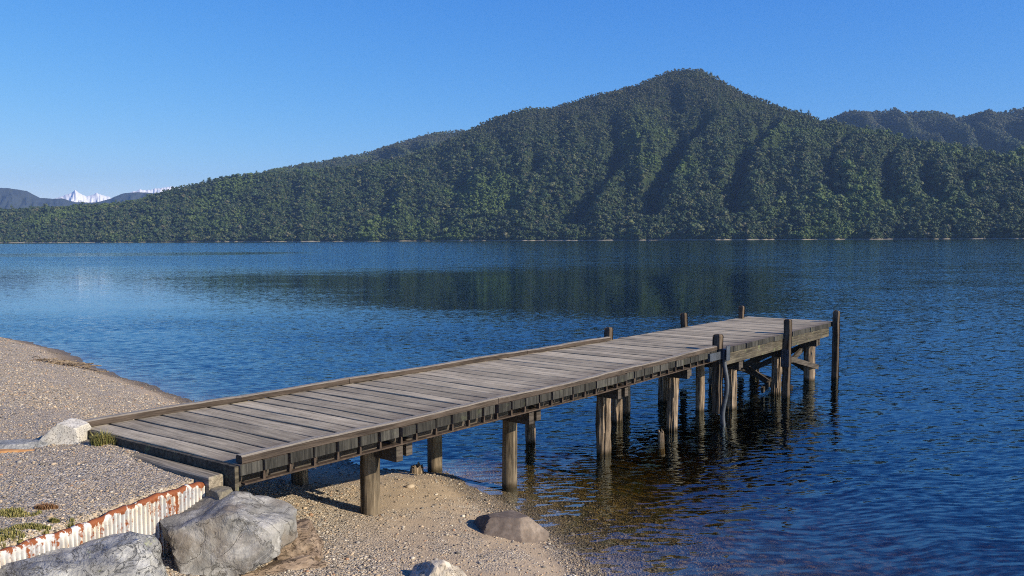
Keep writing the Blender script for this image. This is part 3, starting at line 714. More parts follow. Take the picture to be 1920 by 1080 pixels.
# stringers
for t in (0.75, 1.5, 2.2):
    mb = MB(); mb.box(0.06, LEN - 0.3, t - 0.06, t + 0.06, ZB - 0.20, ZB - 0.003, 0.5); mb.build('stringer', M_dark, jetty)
for sd in (0, 1):
    f = tr if sd == 0 else (lambda q: tl(q) - 0.15)
    mb = MB(); a, b = 10.95, LEN - 0.45
    vs = []
    for q in (a, (a + b) / 2 - 0.005): 
        for z in (ZB - 0.235, ZB - 0.004): vs += [(q, f(q) + 0.02, z), (q, f(q) + 0.15, z)]
    mb.add(vs, [(0, 1, 3, 2), (4, 6, 7, 5), (0, 4, 5, 1), (2, 3, 7, 6), (0, 2, 6, 4), (1, 5, 7, 3)], 0.7)
    vs = []
    for q in ((a + b) / 2 + 0.005, b):
        for z in (ZB - 0.235, ZB - 0.004): vs += [(q, f(q) + 0.02, z), (q, f(q) + 0.15, z)]
    mb.add(vs, [(0, 1, 3, 2), (4, 6, 7, 5), (0, 4, 5, 1), (2, 3, 7, 6), (0, 2, 6, 4), (1, 5, 7, 3)], 0.3)
    mb.build('edge_beam', M_beam, jetty)
# end board at the shore end
mb = MB(); mb.add([(x + skew(0, t), t, z) for z in (ZB - 0.16, DECK - 0.012) for x, t in ((-0.045, 0.02), (-0.004, 0.02), (-0.004, 2.9), (-0.045, 2.9))], [(3, 2, 1, 0), (4, 5, 6, 7), (0, 1, 5, 4), (1, 2, 6, 5), (2, 3, 7, 6), (3, 0, 4, 7)], 0.3); mb.build('end_board', M_beam, jetty)

BENTS = [2.25, 4.75, 7.1, 9.55, 11.95, 14.3, 16.65]
PR = [(695, None), (955, 914), (1131, 852), (1262, 808), (1371, 768), (1456, 741), (1518, 714)]
ZC = ZB - 0.205 if True else 0
CAPZ1 = ZB - 0.103
for i, sb in enumerate(BENTS):
    # pairs of cross bearers either side of the piles
    for g in (-1, 1):
        mb = MB(); ex = random.uniform(-0.04, 0.05)
        z1 = (ZB - 0.102) if sb < 10.8 else (ZB - 0.24)
        lo, hi = tr(sb) + 0.16 + ex, tl(sb) - 0.14
        h = 0.20
        if g < 0: lo -= 0.10
        mb.box(sb + g * 0.135 - 0.05, sb + g * 0.135 + 0.05, lo, hi, z1 - h, z1, random.uniform(0.2, 0.9), ch=0.006)
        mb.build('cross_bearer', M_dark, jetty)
    # right-hand pile
    px, py = PR[i]
    if py is None: sp, tp = 2.1, 0.52
    else:
        sp, tp = jloc(P(px, py)); tp = tp + 0.03; sp = sp + 0.06
    z1 = (ZB - 0.103) if sb < 10.8 else (ZB - 0.242)
    old = i >= 2
    g_ = gz(*jw(sp, tp))
    for side in (0, 1):
        if side == 1:
            if i == 0: sp2, tp2 = sb, 2.1
            elif i == 1: sp2, tp2 = jloc(P(818, 882))
            elif i == 2: sp2, tp2 = jloc(P(992, 830))
            elif i == 3: sp2, tp2 = jloc(P(1240, 762)) 
            else: sp2, tp2 = sb, 2.0
            if i == 3: sp2, tp2 = 9.55, 1.75
            sp, tp = sp2, tp2; g_ = gz(*jw(sp, tp))
        rad = [0.118, 0.108, 0.112, 0.098, 0.115, 0.10, 0.135][i] if side == 0 else [0.11, 0.115, 0.085, 0.10, 0.13, 0.13, 0.11][i]
        m = 26; za = min(g_, 0) - 0.5
        pts = []; rd = []
        lean = [0, 0, .01, -.01, .01, 0, 0.02][i]
        for q in range(m):
            z = za + (z1 - za) * q / (m - 1)
            pts.append((sp + lean * (z1 - z), tp + (0.03 * math.sin(i * 2.0) if side else 0.012 * (z1 - z)), z)); rd.append(rad * (1.03 - 0.05 * q / m))
        grv = 0.30 if (old and not (side == 0 and i == 6)) else 0.05
        if side == 0 and i == 6: grv = 0.12
        mb = MB(); mb.tube(pts, rd, n=40 if grv > 0.1 else 24, groove=grv, seed=i + side * 10, tone=random.uniform(0.3, 0.7))
        o = mb.build('pile', M_pile_w if old else M_pile_d, jetty, sm=True)
    if side == 1 and i in (3, 4):
        # an extra driven pile beside the bent
        mb = MB(); q0 = sb + (0.75 if i == 3 else -0.45); t0 = 2.0 if i == 3 else 0.95
        mb.tube([(q0, t0, z) for z in np.linspace(-1.5, ZB - 0.11, 14)], 0.085, n=24, groove=0.2, seed=40 + i)
        mb.build('pile', M_pile_w, jetty, sm=True)
# cross braces at the outer bents
for sb, (ta, tb) in ((14.3, (0.55, 2.0)), (16.65, (0.5, 2.0))):
    for a_, b_ in (((ta - 0.05, 0.12), (tb + 0.1, 1.02)), ((tb + 0.05, 0.14), (ta - 0.08, 1.00))):
        off = 0.145 if a_[0] < b_[0] else -0.145
        mb = MB(); mb.bar((sb + off, a_[0], a_[1]), (sb + off, b_[0], b_[1]), 0.06, 0.13, 0.6); mb.build('cross_brace', M_dark, jetty)
mb = MB(); mb.bar((14.1, 0.42, 0.95), (16.9, 0.42, 0.32), 0.06, 0.12, 0.8); mb.build('cross_brace', M_dark, jetty)
mb = MB(); mb.bar((14.0, 0.66, 0.10), (16.9, 0.66, 0.92), 0.06, 0.12, 0.3); mb.build('cross_brace', M_dark, jetty)
mb = MB(); mb.bar((15.2, 0.40, 0.02), (14.2, 1.95, 0.72), 0.05, 0.12, 0.6); mb.build('cross_brace', M_dark, jetty)

def mooring_post(s_, t_, zt, zb, w, lean=(0, 0), lab=None, roundtop=True, mat=None):
    mb = MB(); n = 10; vs = []
    lv = [zb + (zt - zb) * i / n for i in range(n + 1)]
    prof = [(z, 1.0) for z in lv]
    if roundtop: prof = prof[:-1] + [(zt - 0.04, 1.0), (zt - 0.012, 0.86), (zt, 0.55)]
    for z, q in prof:
        k = (z - zb) / (zt - zb); j = 0.004 * math.sin(z * 9 + s_)
        for x, y in ((-1, -1), (1, -1), (1, 1), (-1, 1)):
            # bevelled corner pair
            for bx, by in (((0.8, 1.0), (1.0, 0.8)) if x * y > 0 else ((1.0, 0.8), (0.8, 1.0))):
                vs.append((s_ + lean[0] * k + x * bx * w / 2 * q + j, t_ + lean[1] * k + y * by * w / 2 * q - j, z))
    fs = [tuple(range(8))[::-1], tuple((len(prof) - 1) * 8 + q for q in range(8))]
    for i in range(len(prof) - 1):
        for q in range(8): fs.append((i * 8 + q, i * 8 + (q + 1) % 8, (i + 1) * 8 + (q + 1) % 8, (i + 1) * 8 + q))
    mb.add(vs, fs, random.uniform(0.2, 0.8))
    o = mb.build('mooring_post', mat or M_post, jetty)
    if lab: o['label'] = lab
    return o
s1, t1 = jloc(P(1140, 637, DECK)); mooring_post(s1, tl(s1) + 0.02, DECK + 0.27, 0.2, 0.15)
s2, t2 = jloc(P(1286, 612, DECK)); mooring_post(s2, t2 + 0.05, DECK + 0.33, 0.2, 0.14)
s3, t3 = jloc(P(1395, 597, DECK)); mooring_post(s3 - 0.05, t3 + 0.05, DECK + 0.34, 0.2, 0.13)
s4, t4 = jloc(P(1345, 655, DECK)); pA = mooring_post(s4 - 0.02, tr(s4) + 0.03, DECK + 0.30, 0.2, 0.165)
s5, t5 = jloc(P(1471, 742, 0.0)); s5b, t5b = jloc(P(1479, 621, DECK))
pB = mooring_post(13.98, tr(15) - 0.075, DECK + 0.33, -1.2, 0.15, lean=(0.12, 0.0), lab='tall square post with perforated metal plate')
s6, t6 = jloc(P(1567, 722, 0.0))
pC = mooring_post(17.28, tr(17) - 0.10, DECK + 0.30, -1.4, 0.15, lean=(0.05, 0), lab='tall plain square post at the outer corner')

# perforated plate on the tall post (faces the shore)
cx = 13.98 + 0.06; ty = tr(15) - 0.075
mb = MB(); zA, zB2 = 0.70, 1.10
nx_, nz_ = 13, 27; y0, y1 = ty - 0.085, ty + 0.10
ys = np.linspace(y0, y1, nx_ + 1); zs = np.linspace(zA, zB2, nz_ + 1)
for ix in range(nx_):
    for iz in range(nz_):
        if ix in (3, 6, 9) and iz % 3 == 1: continue
        mb.add([(cx - 0.092, ys[ix], zs[iz]), (cx - 0.092, ys[ix + 1], zs[iz]), (cx - 0.092, ys[ix + 1], zs[iz + 1]), (cx - 0.092, ys[ix], zs[iz + 1]),
                (cx - 0.088, ys[ix], zs[iz]), (cx - 0.088, ys[ix + 1], zs[iz]), (cx - 0.088, ys[ix + 1], zs[iz + 1]), (cx - 0.088, ys[ix], zs[iz + 1])],
               [(0, 1, 2, 3), (7, 6, 5, 4)], 0.5)
mb.build('perforated_plate', M_grey, jetty)
# bent grey pipe and its bracket at the kerb's outer end
mb = MB(); pts = []
for i in range(30):
    z = DECK + 0.02 - i / 29 * 1.75
    sw = 0.035 * math.sin(i * 0.34 + 0.6); pts.append((s4 - 0.02 + 0.02 * math.sin(i * .2), tr(s4) - 0.125 + sw, z))
mb.tube(pts, 0.046, n=16, tone=0.5); mb.build('pipe', M_grey, jetty, sm=True)
mb = MB()
a0 = s4 - 0.55
for q0, q1 in ((a0, a0 + 0.27), (a0 + 0.27, s4 + 0.08)):
    mb.box(q0, q1 - 0.001, tr(s4) - 0.075, tr(s4) - 0.063, DECK - 0.17, DECK - 0.02, 0.5)
mb.box(a0 - 0.012, a0 - 0.001, tr(s4) - 0.075, tr(s4) + 0.02, DECK - 0.17, DECK - 0.02, 0.4)
mb.box(s4 - 0.10, s4 + 0.06, tr(s4) - 0.19, tr(s4) - 0.176, DECK - 0.20, DECK + 0.09, 0.6)
mb.build('bracket', M_grey, jetty)

# ------------------------------------------------------------------ sleeper step at the jetty's foot
M_sleeper = wood('sleeper_timber', (0.09, 0.078, 0.06), (0.31, 0.27, 0.21), 'Y', moss=0.25)
step = MB(); step.box(-0.225, -0.06, 0.18, 2.75, 0.95, DECK - 0.10, 0.5, ch=0.012)
st = step.build('timber_sleeper', M_sleeper); st.location = O0; st.rotation_euler = (0, 0, math.atan2(JU.y, JU.x) + R(3.0))
tag(st, 'thick grey timber sleeper lying as a step against the shore end of the jetty', 'timber')

# ------------------------------------------------------------------ rocks
def rock(name, c, dims, rotz, planes, mat, label, cat='boulder', rough=0.05, seed=0, sub=5, freq=2.2, tilt=(0, 0), group=None):
    """a convex block cut by planes (normal, distance), then roughened"""
    bm = bmesh.new(); bmesh.ops.create_icosphere(bm, subdivisions=sub, radius=1)
    pl = [(Vector(n).normalized(), d) for n, d in planes]
    pr = random.Random(seed * 13 + 5)
    if rough > 0.08:
        for _ in range(9):
            pl.append((Vector((pr.gauss(0, 1), pr.gauss(0, 1), pr.gauss(0.2, 1))).normalized(), pr.uniform(0.95, 1.12)))
    for v in bm.verts:
        d = v.co.normalized(); r = 1.25
        for n, q in pl:
            k = d.dot(n)
            if k > 1e-4: r = min(r, q / k)
        p = d * r
        f = Vector((seed * 3.1, seed * 1.7, 0))
        r2 = 1 + rough * (0.55 * mnoise.fractal(p * freq + f, 0.9, 2.0, 5) + 0.9 * abs(mnoise.noise(p * freq * 0.7 + f)) - 0.25 * round(3 * mnoise.noise(p * freq * 0.9 + f * 2)) / 3)
        v.co = Vector((p.x * dims[0], p.y * dims[1], p.z * dims[2])) * r2
    me = bpy.data.meshes.new(name); bm.to_mesh(me); bm.free()
    me.polygons.foreach_set('use_smooth', np.ones(len(me.polygons), bool)); me.set_sharp_from_angle(angle=R(28))
    me.materials.append(mat)
    o = bpy.data.objects.new(name, me); COL.objects.link(o); o.location = c; o.rotation_euler = (tilt[0], tilt[1], rotz)
    return tag(o, label, cat, group)
M_slate = rock_mat('grey_rock', (0.11, 0.108, 0.103), (0.26, 0.255, 0.24), (0.43, 0.42, 0.40), 1.0, vein=0.22, crack=0.25, bumpd=0.07, stain=((0.13, 0.10, 0.07), 0.6))
M_slate2 = rock_mat('layered_rock', (0.14, 0.14, 0.138), (0.30, 0.30, 0.29), (0.50, 0.50, 0.475), 1.3, vein=0.12, lichen=0.6, crack=0.5, layer=((1.6, 0.8, 2.6), (0.5, 0.3, 0.6)), bumpd=0.09)
M_granite = rock_mat('white_granite', (0.42, 0.40, 0.35), (0.56, 0.53, 0.46), (0.66, 0.63, 0.56), 1.0, speck=0.6, bumpd=0.01)
M_brown = rock_mat('brown_rock', (0.11, 0.075, 0.05), (0.24, 0.18, 0.13), (0.36, 0.28, 0.20), 1.6, layer=((1, 1, 3.5), (0.2, 0.5, 0.3)), crack=0.8, bumpd=0.04)
M_redbrown = rock_mat('smooth_brown_rock', (0.10, 0.075, 0.06), (0.165, 0.13, 0.105), (0.24, 0.195, 0.16), 2.0, speck=0.4, bumpd=0.008)
M_pale = rock_mat('pale_rock', (0.30, 0.25, 0.18), (0.50, 0.44, 0.35), (0.60, 0.56, 0.48), 1.8, layer=((2, 1, 1), (0.2, 0.2, 0.9)), crack=0.5, bumpd=0.03)
M_bluestone = rock_mat('blue_slate', (0.13, 0.14, 0.145), (0.28, 0.285, 0.28), (0.42, 0.42, 0.40), 3.0, layer=((2.5, 1, 1), (0, 0, 0.3)), crack=0.5, bumpd=0.012)

rock('boulder', (-2.66, 7.80, 0.80), (0.585, 0.40, 0.43), R(6),
     [((0.05, -1, 0.16), .80), ((-1, -0.3, -0.1), .86), ((1, -0.15, 0), .88), ((-0.30, -0.1, 0.9), .80), ((0.50, -0.1, 0.9), .80), ((0.95, -0.2, 0.6), .93), ((0, 1, 0), .9), ((0.55, -.1, -.85), .62), ((0.1, -0.75, 0.75), 0.98)],
     M_slate, 'big grey boulder with white veins standing between the rusty iron sheet and the jetty corner', rough=0.13, seed=1)
rock('boulder', (-3.50, 6.55, 0.72), (0.85, 0.62, 0.50), R(28),
     [((0, -1, 0.3), .85), ((-1, -0.2, 0.2), .95), ((1, -0.1, 0.2), .8), ((-0.1, 0.1, 1), .82), ((-0.5, -0.3, 0.8), .92), ((0.55, -0.4, 0.75), .93), ((0, 1, 0), .8), ((0.2, -0.7, 0.7), .93), ((-.2, .6, .8), .9)],
     M_slate2, 'large layered grey rock with yellow lichen in front of the rusty iron sheet', rough=0.16, seed=2, freq=2.6)
rock('brown_rock', (-2.36, 7.72, 0.42), (0.66, 0.26, 0.17), R(48),
     [((0, -1, 0.6), .8), ((0, 0.3, 1), .8), ((1, 0, 0.3), .95), ((-1, 0, 0), .9), ((0.3, -1, 0), .9), ((0, 1, 0), .9)],
     M_brown, 'splintered brown rock slab wedged beneath the big veined boulder', 'rock', rough=0.16, seed=3, freq=3.5)
rock('brown_rock', (-2.20, 8.30, 0.56), (0.27, 0.26, 0.24), R(20),
     [((0, -1, 0.4), .85), ((0, 0.1, 1), .85), ((1, -0.2, 0.5), .85), ((-1, 0, 0), .95)],
     M_brown, 'crumbly reddish brown rock behind the right end of the big veined boulder', 'rock', rough=0.2, seed=4, freq=3.0)
bx, by, _ = P(952, 1012, 0.08)
rock('boulder', (bx, by + 0.12, 0.16), (0.40, 0.30, 0.22), R(-8),
     [((0, -1, 0.5), .8), ((-1, -0.3, 0.4), .84), ((1, -0.5, 0.35), .8), ((0, 0.1, 1), .8), ((0.7, 0.5, 0.6), .85), ((-0.4, 0.4, 0.9), .9)],
     M_redbrown, 'smooth brown boulder lying alone at the water edge', rough=0.05, seed=5, sub=5)
bx, by, _ = P(815, 1098, 0.30)
rock('pale_rock', (bx + 0.02, by, 0.31), (0.25, 0.22, 0.215), R(10),
     [((0, -1, 0.5), .8), ((-0.8, -0.2, 0.8), .78), ((0.75, -0.1, 0.8), .82), ((0.1, 0, 1), .92), ((0.2, -.8, .4), .9)],
     M_pale, 'cream coloured jagged rock at the bottom edge of the picture', 'rock', rough=0.09, seed=6, freq=2.5)
bx, by, _ = P(121, 836, 1.28)
rock('granite_rock', (bx, by + 0.05, 1.36), (0.245, 0.20, 0.20), R(0),
     [((0, -1, 0.1), .85), ((-0.85, 0, 0.75), .72), ((0.3, 0, 1), .92), ((1, 0, 0.15), .9), ((-1, 0, 0), .98)],
     M_granite, 'white speckled granite rock beside the left corner of the jetty', 'rock', rough=0.05, seed=7)
bx, by, _ = P(20, 845, 1.28)
rock('slate_slab', (bx, by, 1.325), (0.36, 0.16, 0.055), R(6),
     [((0, 0, 1), .8), ((1, -.6, .5), .8), ((0, -1, 0.6), .85), ((-1, 0, 0), .95)],
     M_bluestone, 'flat grey slate slab at the left edge beside the granite rock', 'rock', rough=0.12, seed=8, freq=3)
def orange_mat():
    k = NT('orange_clay'); n = k.noise(k.obj(), 12, 5); return k.done(k.ramp(n, [(0.3, (0.30, 0.13, 0.045)), (0.7, (0.55, 0.30, 0.12))]), 0.85, k.bump(n, 0.6, 0.01))
bx, by, _ = P(18, 852, 1.27)
rock('orange_stone', (bx, by - 0.07, 1.31), (0.30, 0.05, 0.030), R(4), [((0, 0, 1), .8), ((0, -1, .5), .8)], orange_mat(), 'thin orange stone in front of the flat slate slab', 'stone', rough=0.15, seed=9, freq=3, sub=4)
def concrete_mat():
    k = NT('rough_concrete'); n = k.noise(k.obj(), 16, 6, 0.7); return k.done(k.ramp(n, [(0.3, (0.10, 0.09, 0.065)), (0.7, (0.25, 0.225, 0.175))]), 0.9, k.bump(n, 0.8, 0.012))
bx, by = jw(-0.16, 0.08)
rock('concrete_block', (bx, by, 1.06), (0.10, 0.13, 0.19), R(50), [((0, -1, 0), .8), ((1, 0, 0), .8), ((-1, 0, 0), .8), ((0, 1, 0), .8), ((0, 0, 1), .9)], concrete_mat(),
     'small rough concrete block under the sleeper end behind the veined boulder', 'concrete block', rough=0.06, seed=10, sub=4)

# weathered stumps
def stump(name, px, py, zb, rad, h, label, squash=1.0, n=34, seed=3):
    x, y, _ = P(px, py, zb); mb = MB(); vs = []; m = 7
    for i in range(m):
        for k in range(n):
            t = 2 * math.pi * k / n; g = 1 + 0.28 * mnoise.noise(Vector((math.cos(t) * 3, math.sin(t) * 3, seed))) + 0.15 * mnoise.noise(Vector((math.cos(t) * 9, math.sin(t) * 9, seed)))
            top = h * (0.6 + 0.55 * abs(mnoise.noise(Vector((math.cos(t) * 2.2, math.sin(t) * 2.2, seed + 5)))) + 0.25 * mnoise.noise(Vector((math.cos(t) * 8, math.sin(t) * 8, seed))))
            z = -0.25 + (top + 0.25) * i / (m - 1); f = (1.15 - 0.35 * i / (m - 1))
            vs.append((math.cos(t) * rad * g * f, math.sin(t) * rad * g * f * squash, z))
    vs.append((0, 0, h * 0.45)); fs = []
    for i in range(m - 1):
        for k in range(n): fs.append((i * n + k, i * n + (k + 1) % n, (i + 1) * n + (k + 1) % n, (i + 1) * n + k))
    for k in range(n): fs.append(((m - 1) * n + k, (m - 1) * n + (k + 1) % n, m * n))
    mb.add(vs, fs, 0.5); o = mb.build(name, M_pile_w2, None); o.location = (x, y, zb)
    return tag(o, label, 'stump')
M_pile_w2 = wood('driftwood', (0.05, 0.034, 0.022), (0.30, 0.235, 0.165), 'Z', blotch=0.8)
stump('tree_stump', 782, 886, 0.03, 0.115, 0.16, 'short rotten wooden stump on the shore between the first two pile rows')
stump('tree_stump', 1240, 829, -0.02, 0.05, 0.27, 'thin broken timber stub poking out of the lake beside the jetty piles', seed=9)

# driftwood twigs on the left beach
mb = MB(); cx_, cy_, _ = P(118, 690, 0.3); zc = gz(cx_, cy_)
for i in range(42):
    a = random.uniform(0, 3.14); L = random.uniform(0.1, 0.5); x = cx_ + random.gauss(0, 0.35); y = cy_ + random.gauss(0, 0.3); z = gz(x, y)
    mb.tube([(x - math.cos(a) * L, y - math.sin(a) * L, z + 0.01), (x, y, z + random.uniform(0.02, 0.14)), (x + math.cos(a) * L, y + math.sin(a) * L, z + random.uniform(0, 0.08))], random.uniform(0.006, 0.018), n=5)
o = mb.build('driftwood_pile', M_pile_w2); tag(o, 'small tangle of brown driftwood twigs on the left beach near the water', 'driftwood')

# ------------------------------------------------------------------ rusty corrugated iron sheet
def iron_mat():
    k = NT('rusted_iron'); o = k.obj(); tc = k.new('SeparateColor'); k.set(tc.inputs[0], k.attr('tone').outputs['Color']); t = tc.outputs[0]
    n = k.noise(o, 5.5, 6, 0.68); n2 = k.noise(k.mapping(o, (9, 9, 1.6)), 2.0, 5, 0.7)
    base = k.mix(k.maprange(n, 0.4, 0.6), (0.62, 0.60, 0.56), (0.42, 0.43, 0.44))
    cream = k.mix(k.maprange(k.noise(k.vmath('ADD', o, (5, 1, 2)), 4, 4), 0.45, 0.6, 0.0, 0.5), base, (0.66, 0.52, 0.32))
    rf = k.math('ADD', k.math('ADD', k.math('MULTIPLY', n2, 0.75), k.math('MULTIPLY', t, 0.62)), k.math('MULTIPLY', n, 0.35))
    rust = k.mix(n2, (0.09, 0.024, 0.012), (0.30, 0.095, 0.03))
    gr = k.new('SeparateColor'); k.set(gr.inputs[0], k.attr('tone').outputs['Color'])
    cream = k.mix(gr.outputs[1], cream, (0.23, 0.23, 0.24))  # grey shading of the ribs, painted into the corrugation troughs
    c = k.mix(k.maprange(k.math('ADD', rf, k.math('MULTIPLY', k.math('SUBTRACT', k.noise(o, 38, 4, 0.7), 0.5), 0.42)), 0.575, 0.65), cream, rust)
    return k.done(c, 0.7, k.bump(n2, 0.4, 0.006), 0.3)
top_px = [(404, 900), (372, 905), (350, 912), (300, 927), (255, 945), (212, 961), (160, 983), (87, 1004), (0, 1034), (-120, 1085)]
base_pl = [(-2.84, 8.34), (-3.02, 7.98), (-3.36, 7.42), (-3.78, 6.62), (-4.05, 5.9), (-4.2, 5.2)]
bp = np.array(base_pl); seg = np.r_[0, np.cumsum(np.hypot(*(bp[1:] - bp[:-1]).T))]; LT = seg[-1]
nS, nZ = 1500, 16; V = []; T_ = []
tops = []
for q in top_px:
    # height where the sight line crosses the sheet's plan line
    d = fw + rt * ((q[0] - 960) / F_PX) + up * ((540 - q[1]) / F_PX); best = None
    for L_ in np.linspace(0, LT, 500):
        x = np.interp(L_, seg, bp[:, 0]); y = np.interp(L_, seg, bp[:, 1]); e = abs(x * d.y - y * d.x)
        if best is None or e < best[0]: best = (e, L_, H_CAM + d.z * math.hypot(x, y) / math.hypot(d.x, d.y))
    tops.append(best[1:])
tops = sorted(tops); tL = [t[0] for t in tops]; tZ = [t[1] for t in tops]
for i in range(nS):
    L_ = LT * i / (nS - 1); x = np.interp(L_, seg, bp[:, 0]); y = np.interp(L_, seg, bp[:, 1])
    dx = np.interp(L_ + .05, seg, bp[:, 0]) - np.interp(L_ - .05, seg, bp[:, 0]); dy = np.interp(L_ + .05, seg, bp[:, 1]) - np.interp(L_ - .05, seg, bp[:, 1])
    l = math.hypot(dx, dy); nx, ny = -dy / l, dx / l            # points right, to the beach
    zt = np.interp(L_, tL, tZ) + 0.006 * math.sin(L_ * 17) + 0.004 * math.sin(L_ * 41)
    for j in range(nZ):
        dz = [0, .0, .006, .018, .03, .045, .06, .08, .11, .15, .2, .27, .35, .43, .5, .58][j]
        roll = [-0.045, -0.022, -0.006, 0.004, 0.006, 0.004, 0, 0, 0, 0, 0, 0, 0, 0, 0, 0][j] * (1 if L_ < 1.2 else 0.8)
        amp = 0.0085 * smooth(0.012, 0.05 if L_ < 1.25 else 0.11, dz)
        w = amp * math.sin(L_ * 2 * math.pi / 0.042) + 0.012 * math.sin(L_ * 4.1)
        V.append((x + nx * (w + roll) , y + ny * (w + roll), zt - dz)); T_.append((max(0, 0.50 + 0.20 * math.sin(L_ * 23) + 0.2 * math.sin(L_ * 61) - dz / 0.075) * (1.0 if L_ < 1.45 else 0.45) + (0.35 if L_ < 0.25 and dz > .08 else 0), (0.5 - 0.5 * math.sin(L_ * 2 * math.pi / 0.042)) ** 0.8 * 0.95 * (amp / 0.0085), 0))  # red: rust along the rim; green: painted shade in the troughs
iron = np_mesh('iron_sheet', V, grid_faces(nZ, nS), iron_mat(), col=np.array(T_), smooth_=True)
sm_ = iron.modifiers.new('thickness', 'SOLIDIFY'); sm_.thickness = 0.003
tag(iron, 'rusty white corrugated iron sheet holding back the gravel beside the boulders', 'iron sheet')

# ------------------------------------------------------------------ pebbles
def pebble_mat():
    k = NT('pebbles'); c = k.attr('tone').outputs['Color']; z = k.xyz(k.pos())[2]
    n = k.noise(k.pos(), 60, 3)
    c = k.mix(k.maprange(n, 0.4, 0.7, 0.0, 0.4), c, (0.2, 0.18, 0.16))
    c = k.mix(k.maprange(z, 0.07, 0.0, 0.0, 0.6), c, (0.06, 0.042, 0.02))
    return k.done(c, 0.75, None, 0.35)
def pebbles():
    n = 230000
    y = 6.2 + 26.0 * rng.uniform(0, 1, n)**2.1; x = rng.uniform(-0.66, 0.2, n) * y; x = np.where(y > 12, x, rng.uniform(-8.5, 2.6, n))
    z = ground(x, y)
    dens = smooth(-0.25, 0.35, fbm(x * 0.8, y * 0.8, 3) + 0.25)
    band = smooth(0.03, 0.08, z) * smooth(0.44, 0.28, z) * smooth(-4.5, -3.0, x)
    platf = smooth(1.1, 1.2, z)
    keep = rng.uniform(0, 1, n) < (0.25 + 0.75 * dens) * (1 - 0.7 * band) * (1 - 0.25 * platf)
    keep &= (z > -0.35) & (np.abs(x / y) < 0.68)
    x, y, z, platf = x[keep], y[keep], z[keep], platf[keep]; n = len(x)
    r = np.clip(rng.lognormal(math.log(0.0088), 0.42, n), 0.004, 0.035) * (1 - 0.22 * platf * (y < 12))
    r = np.where((rng.uniform(0, 1, n) < 0.003) & (x > -3), r * 1.7, r)
    bm = bmesh.new(); bmesh.ops.create_icosphere(bm, subdivisions=1, radius=1); bm.free()
    # 12-vertex lumps
    t = (1 + 5**0.5) / 2; iv = np.array([(-1, t, 0), (1, t, 0), (-1, -t, 0), (1, -t, 0), (0, -1, t), (0, 1, t), (0, -1, -t), (0, 1, -t), (t, 0, -1), (t, 0, 1), (-t, 0, -1), (-t, 0, 1)], float); iv /= np.linalg.norm(iv[0])
    jf = np.array([(0, 11, 5), (0, 5, 1), (0, 1, 7), (0, 7, 10), (0, 10, 11), (1, 5, 9), (5, 11, 4), (11, 10, 2), (10, 7, 6), (7, 1, 8), (3, 9, 4), (3, 4, 2), (3, 2, 6), (3, 6, 8), (3, 8, 9), (4, 9, 5), (2, 4, 11), (6, 2, 10), (8, 6, 7), (9, 8, 1)])
    a = rng.uniform(0, 6.283, n); sx = rng.uniform(0.8, 1.5, n); sy = rng.uniform(0.7, 1.1, n); szz = rng.uniform(0.35, 0.7, n)
    P_ = iv[None] * (1 + rng.uniform(-.15, .15, (n, 12, 1)))
    P_ = P_ * np.stack([sx, sy, szz], 1)[:, None] * r[:, None, None]
    ca, sa = np.cos(a)[:, None], np.sin(a)[:, None]
    Q = np.stack([P_[..., 0] * ca - P_[..., 1] * sa + x[:, None], P_[..., 0] * sa + P_[..., 1] * ca + y[:, None], P_[..., 2] + (z + r * 0.22)[:, None]], -1)
    F = (jf[None] + (np.arange(n) * 12)[:, None, None]).reshape(-1, 3)
    pal = np.array([(0.09, 0.085, 0.08), (0.18, 0.17, 0.16), (0.29, 0.28, 0.27), (0.40, 0.335, 0.26), (0.33, 0.265, 0.20), (0.47, 0.44, 0.39), (0.46, 0.375, 0.28), (0.62, 0.59, 0.53), (0.36, 0.22, 0.14)])
    ci = rng.choice(len(pal), n, p=[.10, .15, .17, .19, .12, .11, .11, .025, .025]); C = pal[ci] * rng.uniform(0.75, 1.1, (n, 1)) * np.array([1.0, 0.95, 0.86]); C *= 1 - 0.6 * (smooth(0.3, 0.1, z) * smooth(-4, -6, x))[:, None]
    o = np_mesh('gravel', Q.reshape(-1, 3), F, pebble_mat(), col=np.repeat(C, 12, 0))
    tag(o, 'loose grey and tan pebbles scattered over the beach', kind='stuff')
pebbles()

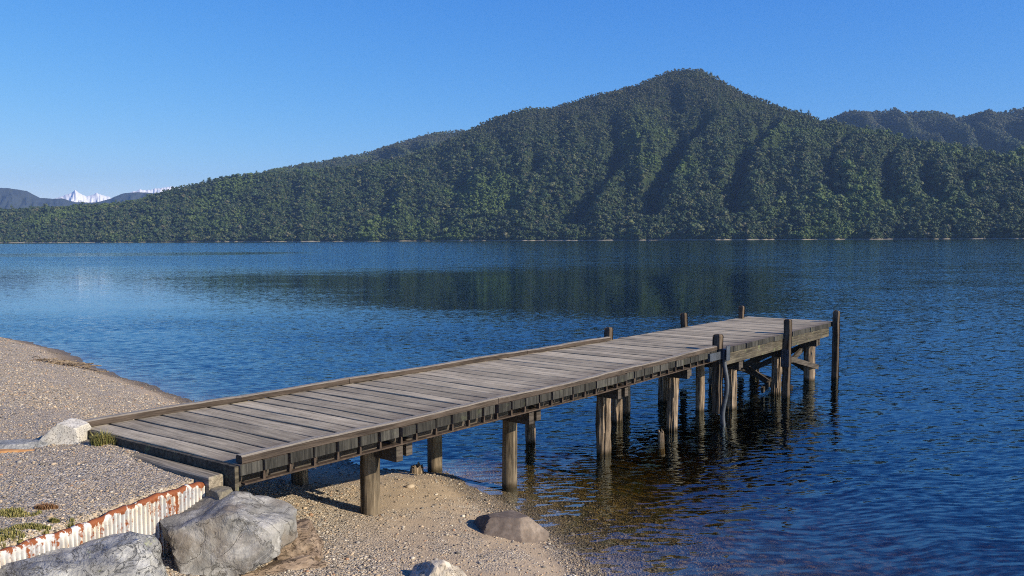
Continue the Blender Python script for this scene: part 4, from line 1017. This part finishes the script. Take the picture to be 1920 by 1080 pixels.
# ------------------------------------------------------------------ grass
def grass_mat(name, a, b):
    k = NT(name); t = k.attr('tone').outputs['Fac']; return k.done(k.mix(t, a, b), 0.7, None, 0.2)
M_grass = grass_mat('grass', (0.07, 0.09, 0.025), (0.32, 0.27, 0.10))
M_dry = grass_mat('dry_plant', (0.16, 0.07, 0.035), (0.30, 0.19, 0.10))
def blades(name, spots, mat, hmin, hmax, n, w=0.004):
    V = []; F = []; C = []
    for (x0, y0, rx, ry) in spots:
        for i in range(n):
            a = random.uniform(0, 6.283); q = math.sqrt(random.random()); x = x0 + math.cos(a) * rx * q; y = y0 + math.sin(a) * ry * q
            if (math.sin(x * 23) + math.sin(y * 29 + x * 7)) < -0.9: continue
            z = gz_fast(x, y); h = random.uniform(hmin, hmax) * (1.2 - q * 0.6); b = random.uniform(0, 6.283); ln = random.uniform(0.2, 0.9) * h
            dx, dy = math.cos(b), math.sin(b); px, py = -dy * w, dx * w; k = len(V); tn = random.random()
            V += [(x - px, y - py, z - .01), (x + px, y + py, z - .01), (x + dx * ln * .4 + px * .7, y + dy * ln * .4 + py * .7, z + h * .7), (x + dx * ln * .4 - px * .7, y + dy * ln * .4 - py * .7, z + h * .7), (x + dx * ln, y + dy * ln, z + h)]
            F += [(k, k + 1, k + 2), (k, k + 2, k + 3), (k + 3, k + 2, k + 4)]; C += [(tn,) * 3] * 5
    return np_mesh(name, V, F, mat, col=C)
_gcx = np.arange(-9, 1, 0.05); _gcy = np.arange(5, 13, 0.05); _GX, _GY = np.meshgrid(_gcx, _gcy); _GZ = ground(_GX, _GY)
def gz_fast(x, y):
    i = min(max(int(round((x + 9) / 0.05)), 0), len(_gcx) - 1); j = min(max(int(round((y - 5) / 0.05)), 0), len(_gcy) - 1); return float(_GZ[j, i])
def spot(px, py, rx, ry): x, y, _ = P(px, py, 1.28); return (x, y, rx, ry)
o = blades('grass', [spot(30, 962, .22, .10), spot(60, 988, .16, .06), spot(20, 1000, .26, .14), spot(10, 1012, .25, .1), spot(152, 974, .12, .05), spot(175, 965, .10, .05), spot(225, 950, .07, .03), spot(265, 936, .06, .03), spot(75, 1002, .10, .03), spot(100, 975, .05, .02), spot(45, 1018, .2, .05), spot(130, 992, .05, .02)], M_grass, 0.008, 0.04, 1000)
tag(o, 'short patchy green grass on the gravel above the iron sheet', kind='stuff')
x, y, _ = P(192, 842, 1.3)
o = blades('grass_tuft', [(x, y, .17, .09)], M_grass, 0.06, 0.17, 700, 0.0035); tag(o, 'green grass tuft growing against the sleeper at the left corner of the jetty', 'grass tuft')
x, y, _ = P(87, 953, 1.28)
o = blades('dry_plant', [(x, y, .10, .03)], M_dry, 0.02, 0.06, 500); tag(o, 'low reddish brown dry plant beside the green grass patch', 'plant')
x, y, _ = P(262, 938, 1.28)
o = blades('dry_stalk', [(x, y, .004, .004)], M_dry, 0.08, 0.16, 14, 0.002); tag(o, 'few thin dry stalks rising behind the iron sheet', 'plant')

bpy.context.view_layer.update()
